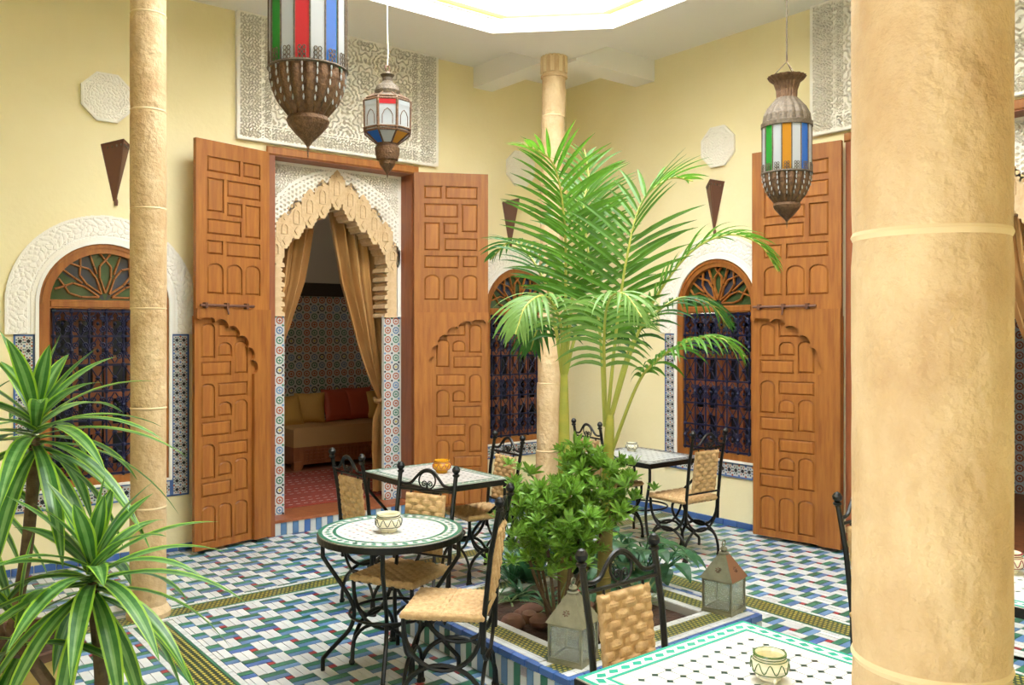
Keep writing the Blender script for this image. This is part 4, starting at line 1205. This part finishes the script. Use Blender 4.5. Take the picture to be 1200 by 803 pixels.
# ------------------------------------------------------------------ hanging lanterns
def moroccan(label, x, y, ztip, D, hglass, zroof, nm='hanging_lantern', nseg=16, first=0, cols=('g_green', 'g_clear', 'g_red', 'g_clear', 'g_blue', 'g_clear', 'g_amber', 'g_clear')):
    t = thing(nm, label, 'hanging lamp', (x, y, ztip))
    k = D / .32; R = D / 2
    z0 = .0
    MB().lathe([(.002 * k, -.045 * k), (.004 * k, -.02 * k), (.006 * k, 0), (.02 * k, .02 * k), (.055 * k, .055 * k), (.080 * k, .085 * k), (.088 * k, .105 * k), (.082 * k, .122 * k)], 48, flute=16, amp=.05).build('finial', 'brass', t, True)
    zb = .122 * k; zg = zb + .19 * k
    MB().lathe([(.080 * k, zb), (.098 * k, zb + .022 * k), (.124 * k, zb + .055 * k), (.144 * k, zb + .10 * k), (.156 * k, zb + .145 * k), (.157 * k, zg)], 96, flute=nseg, amp=.11).build('bowl', 'brass', t, True)
    band = MB().lathe([(R * .99, zg - .006 * k), (R * 1.03, zg), (R * .99, zg + .008 * k)], 48, caps=False)
    band.build('band', 'brass_light', t, True)
    zt = zg + hglass
    for i in range(nseg):
        a0, a1 = 2 * PI * (i + .06) / nseg, 2 * PI * (i + .94) / nseg
        rr = R * .97
        am = (a0 + a1) / 2
        MB().add([(rr * math.cos(a0), rr * math.sin(a0), zg), (rr * math.cos(a1), rr * math.sin(a1), zg), (rr * math.cos(a1), rr * math.sin(a1), zt), (rr * math.cos(a0), rr * math.sin(a0), zt)], [(0, 1, 2, 3)]).build('glass_strip', cols[(first + i) % 8], t)
        a = 2 * PI * i / nseg
        MB().tube([(R * .985 * math.cos(a), R * .985 * math.sin(a), zg), (R * .985 * math.cos(a), R * .985 * math.sin(a), zt)], .004 * k, 5).build('rib', 'brass_light', t)
        # pierced filigree plate at the foot of each strip, and slots in the bowl
        m2 = MB()
        for s in (-1, 1):
            for q in range(3):
                aa = am + s * .055; zz = zg + (.012 + .018 * q) * k
                m2.tube([(R * 1.0 * math.cos(aa + .045 * math.cos(h)), R * 1.0 * math.sin(aa + .045 * math.cos(h)), zz + .009 * k * math.sin(h)) for h in [2 * PI * v / 8 for v in range(8)]], .0022 * k, 4, closed=True)
        m2.build('filigree', 'brass_light', t)
        m3 = MB()
        for q in range(5):
            f = .95 - q * .14; rr2 = (.157, .155, .148, .134, .116)[q] * k * 1.005; zz = zb + (.178, .150, .118, .085, .055)[q] * k
            m3.lathe([(.002 * k, -.012 * k), (.0045 * k, 0), (.002 * k, .012 * k)], 5, c=(rr2 * .985 * math.cos(am), rr2 * .985 * math.sin(am), zz))
        m3.build('slot', 'g_clear', t)
    MB().lathe([(R * .99, zt - .03 * k), (R * 1.02, zt - .028 * k), (R * 1.02, zt), (R * .97, zt + .004 * k)], 48, caps=False).build('band', 'brass_light', t, True)
    zd = zt + .165 * k
    MB().lathe([(.157 * k, zt), (.150 * k, zt + .05 * k), (.125 * k, zt + .10 * k), (.09 * k, zt + .14 * k), (.068 * k, zd)], 96, flute=nseg, amp=.06).build('dome', 'brass_light', t, True)
    zc = zd + .14 * k
    MB().lathe([(.066 * k, zd), (.068 * k, zd + .05 * k), (.085 * k, zd + .10 * k), (.115 * k, zd + .125 * k), (.125 * k, zc), (.118 * k, zc), (.08 * k, zd + .1 * k), (.06 * k, zd + .05 * k), (.058 * k, zd)], 96, flute=20, amp=.08, caps=False).build('crown', 'brass', t, True)
    for i in range(3):
        a = 2 * PI * i / 3
        MB().tube([(.11 * k * math.cos(a), .11 * k * math.sin(a), zc - .01), (0, 0, zc + .10 * k)], .003, 5).build('chain', 'brass_light', t)
    MB().tube([(0, 0, zc + .10 * k), (0, 0, zroof - ztip)], .005, 6).build('chain', 'brass_light', t)
    return t
p = P(361, 172, 4.7)
moroccan('large brass lantern with coloured glass strips hanging before the carved frieze', p.x, p.y, p.z, .425, .72, 6.3)
p = P(922, 260, 5.6)
moroccan('small fluted brass lantern with striped glass hanging before the carved door leaf', p.x, p.y, p.z, .32, .33, 6.3, first=1, cols=('g_green', 'g_clear', 'g_amber', 'g_clear', 'g_blue', 'g_clear', 'g_red', 'g_clear'))
# octagonal glass lantern
p = P(454, 196, 6.0); t = thing('hanging_lantern', 'octagonal copper lantern with clear panes hanging on a white cable', 'hanging lamp', (p.x, p.y, p.z), .26)
MB().lathe([(.002, -.075), (.006, -.05), (.02, -.03), (.055, .02), (.06, .045), (.075, .05), (.085, .09), (.088, .13), (.07, .16)], 32, flute=12, amp=.04).build('finial', 'brass', t, True)
def octp(r, z): return [(r * math.cos(PI / 8 + PI / 4 * k), r * math.sin(PI / 8 + PI / 4 * k), z) for k in range(8)]
lev = [(.072, .16), (.165, .235), (.172, .255), (.172, .445), (.155, .465), (.085, .505)]
gl = ['g_clear', 'g_amber', 'g_clear', 'g_blue'] * 2
for i in range(8):
    j = (i + 1) % 8
    for (a, b), m_ in (((0, 1), gl[i]), ((2, 3), 'g_clear'), ((4, 5), 'brass_light')):
        A, B = octp(*lev[a]), octp(*lev[b])
        MB().flat([A[i], A[j], B[j], B[i]]).build('pane' if m_ != 'brass_light' else 'roof_plate', m_, t)
    A, B = octp(.175, .405), octp(.175, .445)
    MB().flat([A[i], A[j], B[j], B[i]]).build('coloured_pane', ['g_red', 'g_clear', 'g_blue', 'g_clear'][i % 4], t)
    for (a, b) in ((0, 1), (1, 3), (3, 4), (4, 5)):
        MB().tube([octp(*lev[a])[i], octp(*lev[b])[i]], .011 if a == 1 else .007, 6).build('frame_bar', 'brass', t)
    # painted arch on each pane
    c = [(octp(.174, 0)[i][q] + octp(.174, 0)[j][q]) / 2 for q in (0, 1)]; d_ = Vector((octp(1, 0)[j][0] - octp(1, 0)[i][0], octp(1, 0)[j][1] - octp(1, 0)[i][1], 0)).normalized()
    pts = [Vector((c[0], c[1], 0)) + d_ * u + Vector((0, 0, zz)) for u, zz in ((-.035, .27), (-.035, .33), (-.02, .36), (0, .375), (.02, .36), (.035, .33), (.035, .27))]
    MB().tube(pts, .003, 5).build('arch_leading', 'brass', t)
for r_, z in lev[:5]: MB().tube(octp(r_, z), .008, 6, closed=True).build('frame_ring', 'brass', t)
MB().lathe([(.085, .50), (.09, .53), (.078, .56), (.05, .585), (.035, .60), (.034, .625), (.05, .645), (.03, .65), (.012, .67)], 24).build('dome', 'brass_light', t, True)
MB().tube([(.02 * math.cos(q), 0, .69 + .022 * math.sin(q)) for q in [2 * PI * k / 16 for k in range(16)]], .005, 6, closed=True).build('hook', 'iron_brown', t, True)
MB().tube([(0, 0, .71), (.006, 0, .8), (0, 0, 1.0), (0, 0, 6.3 - p.z)], .005, 6).build('cable', 'cable', t)

# ================================================================== PLANTS
def strip_leaf(path, widths, mats_cols, fold=.0, up=Vector((0, 0, 1))):
    """leaf blade along a path; mats_cols = material index per column of quads"""
    n = len(path); cols = len(mats_cols); mb = MB(); rows = []
    for i, p in enumerate(path):
        t = (path[min(i + 1, n - 1)] - path[max(i - 1, 0)]).normalized()
        s = t.cross(up)
        s = s.normalized() if s.length > 1e-4 else Vector((1, 0, 0))
        nn = s.cross(t)
        rows.append([p + s * (widths[i] * (2 * k / cols - 1)) + nn * (fold * widths[i] * abs(2 * k / cols - 1)) for k in range(cols + 1)])
    for i in range(n - 1):
        for k in range(cols):
            mb.flat([rows[i][k], rows[i][k + 1], rows[i + 1][k + 1], rows[i + 1][k]], mats_cols[k])
    return mb

def leaf_path(p, d, L, droop, n=6):
    out = [p]; pos = Vector(p); dr = Vector(d).normalized(); st = L / n
    for i in range(n):
        dr = (dr + Vector((0, 0, -droop / n))).normalized(); pos = pos + dr * st; out.append(pos.copy())
    return out

# ------------------------------------------------------------------ palms
def frond(parent, base, pts, m, Lmax, droop, pairs=22, start=.30, side_up=.25, wleaf=.0125):
    path = smoothpath([Vector(p) - base for p in pts], 10); n = len(path)
    lens = [0]
    for i in range(1, n): lens.append(lens[-1] + (path[i] - path[i - 1]).length)
    tot = lens[-1]
    fr = MB().tube(path, [.011 * (1 - .8 * l / tot) + .002 for l in lens], 6).build('frond', 'rachis', parent, True)
    def at(f):
        L = f * tot
        for i in range(1, n):
            if lens[i] >= L:
                q = (L - lens[i - 1]) / max(1e-6, lens[i] - lens[i - 1]); return path[i - 1].lerp(path[i], q), (path[i] - path[i - 1]).normalized()
        return path[-1], (path[-1] - path[-2]).normalized()
    for k in range(pairs):
        f = start + (1 - start) * (k + .5) / pairs
        p, t = at(f)
        s = t.cross(Vector((0, 0, 1)))
        if s.length < .25: s = s + RGT * .5
        s.normalize(); u = s.cross(t)
        prof = math.sin(PI * min(1, (f - start) / (1 - start) * .86 + .16)) ** .55
        for sd in (-1, 1):
            a = .55 + .45 * (f - start) / (1 - start) + random.uniform(-.06, .06)
            d = s * sd * math.cos(a) + t * math.sin(a) + u * (side_up + random.uniform(-.12, .12))
            L = Lmax * prof * random.uniform(.9, 1.05)
            lp = leaf_path(p, d, L, droop * random.uniform(.85, 1.2), 6)
            w_ = [wleaf * q for q in (.45, .95, 1.0, .9, .7, .4, .04)]
            strip_leaf(lp, w_, [0, 0], .3, up=(d.cross(t) * sd).normalized()).build('leaflet', m, fr)
    return fr
def palm(label, x, y, ztop, r, fronds, lean):
    base = Vector((x, y, .12)); t = thing('palm_tree', label, 'palm', base)
    top = Vector((lean[0], lean[1], ztop - .12))
    tr = smoothpath([(0, 0, 0), top * .35, top * .7, top], 8)
    k = len(tr)
    MB().tube(tr[:k // 2 + 1], [r * 1.15] * (k // 2 + 1), 14).build('trunk', 'palm_base', t, True)
    MB().tube(tr[k // 2:], [r * (1.1 - .45 * (i / (k // 2)) ** 1.5) for i in range(k - k // 2)], 14).build('crownshaft', 'palm_trunk', t, True)
    mb = MB()
    for i in range(2, k // 2, 3): mb.tube([tr[i] + Vector((r * 1.2 * math.cos(a), r * 1.2 * math.sin(a), 0)) for a in [2 * PI * q / 14 for q in range(14)]], .004, 5, closed=True)
    mb.build('trunk_rings', 'palm_base', t, True)
    for spec in fronds:
        px = spec['p']; dd = spec['d']
        pts = [P(a, b, c) for (a, b), c in zip(px, dd)]
        frond(t, base, pts, spec.get('m', 'palm_leaf'), spec.get('L', .42), spec.get('droop', .6), spec.get('n', 22), spec.get('s', .30), spec.get('up', .25), spec.get('w', .0125))
b1 = P(661, 640, 5.1); b2 = P(706, 660, 4.9)
F1 = [dict(p=[(661, 440), (663, 330), (661, 255), (648, 192), (612, 168)], d=[5.1, 5.1, 5.08, 5.0, 4.9], L=.46, droop=.5, n=24, w=.013),
      dict(p=[(659, 440), (645, 350), (622, 302), (598, 284), (574, 305)], d=[5.1, 5.2, 5.35, 5.5, 5.6], L=.30, droop=.7, n=20, m='palm_dark'),
      dict(p=[(659, 440), (657, 380), (640, 348), (617, 358), (604, 392)], d=[5.1, 5.0, 4.85, 4.7, 4.6], L=.34, droop=1.3, n=20, m='palm_pale'),
      dict(p=[(663, 440), (676, 390), (695, 368), (715, 372), (728, 395)], d=[5.1, 5.2, 5.3, 5.4, 5.45], L=.36, droop=1.1, n=18, m='palm_dark'),
      dict(p=[(662, 440), (672, 340), (682, 270), (690, 215), (685, 175)], d=[5.1, 5.2, 5.3, 5.4, 5.5], L=.42, droop=.6, n=22, m='palm_leaf'),
      dict(p=[(660, 440), (650, 385), (640, 375), (630, 385), (622, 410)], d=[5.1, 5.2, 5.3, 5.4, 5.5], L=.30, droop=1.3, n=16, m='palm_dark')]
F2 = [dict(p=[(711, 500), (722, 390), (735, 300), (752, 238), (783, 210), (812, 212)], d=[4.9, 4.9, 4.9, 4.95, 5.0, 5.1], L=.46, droop=.4, n=24, w=.016),
      dict(p=[(713, 500), (750, 385), (800, 305), (848, 276), (888, 285), (912, 318)], d=[4.9, 4.85, 4.8, 4.75, 4.7, 4.65], L=.36, droop=.7, n=24),
      dict(p=[(713, 540), (745, 455), (768, 424), (806, 400), (842, 396), (872, 418)], d=[4.9, 4.8, 4.72, 4.6, 4.5, 4.45], L=.30, droop=1.2, n=22, s=.42, m='palm_leaf'),
      dict(p=[(710, 500), (708, 395), (714, 352), (732, 345), (752, 372)], d=[4.9, 4.75, 4.6, 4.45, 4.35], L=.34, droop=1.4, n=20, m='palm_pale'),
      dict(p=[(709, 500), (703, 390), (690, 300), (684, 240), (694, 205)], d=[4.9, 5.0, 5.1, 5.2, 5.3], L=.44, droop=.5, n=20, m='palm_leaf', w=.016),
      dict(p=[(712, 500), (742, 400), (790, 352), (830, 355), (855, 385)], d=[4.9, 5.0, 5.1, 5.2, 5.25], L=.32, droop=1.1, n=20, m='palm_dark')]
palm('palm with pale green trunk growing closer to the stone column', b1.x, b1.y, 1.52, .034, F1, (0, 0))
palm('palm with yellow-green trunk growing in front of the slate-topped table', b2.x, b2.y, 1.30, .036, F2, (.03, -.03))

# ------------------------------------------------------------------ shrub with bright leaf rosettes
sb = P(655, 700, 4.75); sb.z = .13
sh = thing('leafy_shrub', 'bright green bushy shrub at the foot of the palms', 'shrub', sb)
mb = MB()
for k in range(15):
    a = 2.4 * k; e = random.uniform(.3, 1.4)
    L = random.uniform(.052, .074)
    d = Vector((math.cos(a) * math.cos(e), math.sin(a) * math.cos(e), math.sin(e)))
    l = strip_leaf(leaf_path(Vector((0, 0, 0)), d, L, .3, 4), [.003, .0065, .0092, .0075, .001], [0, 0], .3); mb.add(l.v, l.f)
ros = [mb.mesh('leaf_rosette', 'shrub_leaf')]
blobs = [((690, 545), 4.7, 26), ((655, 590), 4.6, 30), ((620, 600), 4.7, 24), ((705, 590), 4.6, 28), ((640, 630), 4.5, 24), ((680, 620), 4.5, 24), ((605, 580), 4.8, 10), ((725, 570), 4.7, 12), ((670, 650), 4.45, 14), ((615, 640), 4.6, 14)]
for (bx, by), dp, n in blobs:
    c = P(bx, by, dp) - sb
    pts = [Vector((0, 0, 0)) + Vector((random.uniform(-.06, .06), random.uniform(-.06, .06), 0)), c * .5 + Vector((0, 0, -.04)), c]
    MB().tube(smoothpath(pts, 4), .009, 6).build('branch', 'stem', sh, True)
    for k in range(int(n * 1.6)):
        v = Vector(rng.normal(0, .078, 3).tolist())
        o = link('leaf_rosette', ros[0], sh, c + v); o.rotation_euler = (random.uniform(-.8, .8), random.uniform(-.8, .8), random.uniform(0, 6))
        s_ = random.uniform(.8, 1.25); o.scale = (s_, s_, s_)

# broad-leaf plants, spiky grasses and a red bromeliad at the planter edge
def leafy(name, label, base, n, L, wd, droop, m, e0=.3, e1=1.2, cat='plant', spread=2 * PI, a0=0, stalk=0):
    t = thing(name, label, cat, base)
    for k in range(n):
        a = a0 + spread * (k + random.uniform(-.3, .3)) / n; e = random.uniform(e0, e1)
        d = Vector((math.cos(a) * math.cos(e), math.sin(a) * math.cos(e), math.sin(e)))
        l_ = L * random.uniform(.7, 1.1); p0 = Vector((0, 0, 0))
        if stalk:
            p1 = d * stalk * random.uniform(.7, 1.1); MB().tube([p0, p1 * .5, p1], .005, 5).build('stalk', 'shrub_dark', t, True); p0 = p1
            d = Vector((d.x, d.y, .25)).normalized()
        w_ = [wd * q for q in ((.25, .8, 1, .9, .6, .3, .02) if stalk else (.5, .8, 1, .9, .7, .4, .02))]
        strip_leaf(leaf_path(p0, d, l_, droop * (2.2 if stalk else 1), 6), w_, [0, 0], .25).build('leaf', m, t)
    return t
def soilpt(px, py): 
    h = P(px, py, 1.0) - CAM; k = (.13 - EYE) / h.z; return CAM + h * k
leafy('philodendron', 'dark broad-leaved plant behind the woven chair back', soilpt(730, 690), 22, .21, .06, .7, 'shrub_dark', .4, 1.2, stalk=.18)
leafy('philodendron', 'broad-leaved plant below the palms facing the far window', soilpt(700, 660), 18, .2, .055, .7, 'shrub_leaf', .5, 1.2, stalk=.22)
leafy('rubber_plant', 'glossy dark upright-leaved plant between shrub and bromeliad', soilpt(622, 690), 16, .40, .040, .3, 'shrub_dark', .7, 1.4)
leafy('philodendron', 'dark broad-leaved plant near the brass and copper lantern', soilpt(765, 676), 22, .20, .055, .7, 'shrub_dark', .4, 1.2, stalk=.26)
leafy('philodendron', 'low broad-leaved plant between bromeliad and woven chair back', soilpt(700, 705), 14, .16, .045, .7, 'shrub_dark', .3, 1.2, stalk=.12)
leafy('rubber_plant', 'dark upright-leaved plant behind the bushy shrub', soilpt(670, 680), 22, .40, .040, .35, 'shrub_dark', .6, 1.4)
leafy('fern', 'fine dark feathery fern beside the chair with woven seat', soilpt(600, 690), 80, .34, .008, .9, 'shrub_dark', .2, 1.4)
leafy('fern', 'fine dark feathery fern at the planter corner near the rectangular table', soilpt(618, 668), 70, .34, .008, .9, 'shrub_dark', .2, 1.3)
for (qx, qy), lb in (((640, 712), 'beside the rounded stones'), ((690, 722), 'between the pierced lantern and woven chair'), ((735, 712), 'under the philodendron'), ((610, 700), 'under the feathery fern')):
    leafy('ground_cover', 'low dark leafy plant ' + lb + ' in the planter', soilpt(qx, qy), 26, .15, .018, .9, 'shrub_dark', .2, 1.2)
leafy('philodendron', 'tall broad-leaved plant between the palm trunks and iron chair crest', soilpt(745, 690), 18, .2, .055, .7, 'shrub_dark', .8, 1.3, stalk=.34)
leafy('spider_plant', 'pale grassy plant next to the pierced lantern', soilpt(650, 722), 26, .24, .006, .9, 'grassy', .3, 1.3)
leafy('spider_plant', 'pale grassy plant by the brass and copper lantern', soilpt(752, 712), 34, .24, .007, .8, 'grassy', .3, 1.3)
leafy('spider_plant', 'pale grassy plant hanging over the rim near the stones', soilpt(598, 706), 16, .22, .007, 1.0, 'grassy', .2, 1.0)
br = leafy('bromeliad', 'small red-leaved bromeliad between the lantern and shrub', soilpt(668, 708), 12, .15, .013, .6, 'shrub_dark', .5, 1.3)
for k in range(5):
    a = 1.2 * k; strip_leaf(leaf_path(Vector((0, 0, .10)), Vector((math.cos(a), math.sin(a), .25)), .09, .6, 5), [.004, .014, .016, .012, .007, .001], [0, 0], .2).build('red_leaf', 'red_petal', br)
MB().tube([(0, 0, 0), (0, 0, .12)], .006, 6).build('stem', 'shrub_dark', br)

# ------------------------------------------------------------------ dracaena in pots
def drac_head(parent, c, n, L, tilt=Vector((0, 0, 0))):
    for k in range(n):
        f = k / n; a = 2.399963 * k; e = 1.35 - 1.75 * f ** .8 + random.uniform(-.12, .12)
        d = Vector((math.cos(a) * math.cos(e), math.sin(a) * math.cos(e), math.sin(e)))
        l_ = L * (.55 + .5 * min(1, f * 1.8)) * random.uniform(.88, 1.08)
        p0 = c + Vector((0, 0, .16 * (1 - f) - .05)) + d * .01
        path = leaf_path(p0, d, l_, .55 + 1.0 * f + random.uniform(-.15, .2), 10)
        w_ = [.033 * q for q in (.55, .66, .8, .93, 1, 1, .93, .8, .6, .34, .02)]
        strip_leaf(path, w_, [1, 0, 0, 2, 2, 0, 0, 1], .22).build('leaf', ['drac_mid', 'drac_edge', 'drac_pale'], parent, True)
def dracaena(label, base, heads, pot_r, pot_h, L):
    t = thing('dracaena', label, 'plant', base)
    for (hx, hn) in heads:
        c = hx - base
        b0 = Vector((random.uniform(-.05, .05), random.uniform(-.05, .05), pot_h - .05))
        MB().tube(smoothpath([b0, b0.lerp(c, .5) + Vector((.02, .0, .0)), c + Vector((0, 0, .02))], 6), [.024] * 12 + [.016], 9).build('stem', 'stem', t, True)
        drac_head(t, c, hn, L)
def plant_pot(label, base, r, h):
    t = thing('plant_pot', label, 'plant pot', base)
    MB().lathe([(r * .72, 0), (r * .78, .02), (r * .97, h * .7), (r, h - .04), (r * 1.07, h - .035), (r * 1.08, h), (r * .98, h), (r * .93, h - .06), (.01, h - .07)], 40, mfun=lambda i: 1 if i in (4, 5, 6) else 0).build('body', ['pot_clay', 'stone'], t, True)
    MB().lathe([(r * .93, h - .06), (.005, h - .05)], 30, caps=False).build('soil', 'soil', t)
h1 = P(42, 518, 3.45); h2 = P(108, 690, 3.15); h3 = P(-75, 560, 3.6)
pb1 = Vector(P(10, 740, 3.6)); pb1.z = 0
plant_pot('pale clay plant pot with brown rim holding the tall dracaena', pb1, .27, .48)
dracaena('tall dracaena with lime-edged striped leaves in the clay pot', pb1, [(h1, 46), (h3, 34)], .27, .48, .62)
pb2 = Vector((h2.x - .02, h2.y + .02, 0))
plant_pot('low clay pot at the foot of the short dracaena', pb2, .17, .20)
dracaena('short dracaena with lime-edged striped leaves before the slim column', pb2, [(h2, 46), (h2 + Vector((-.22, .10, -.20)), 8)], .17, .20, .54)
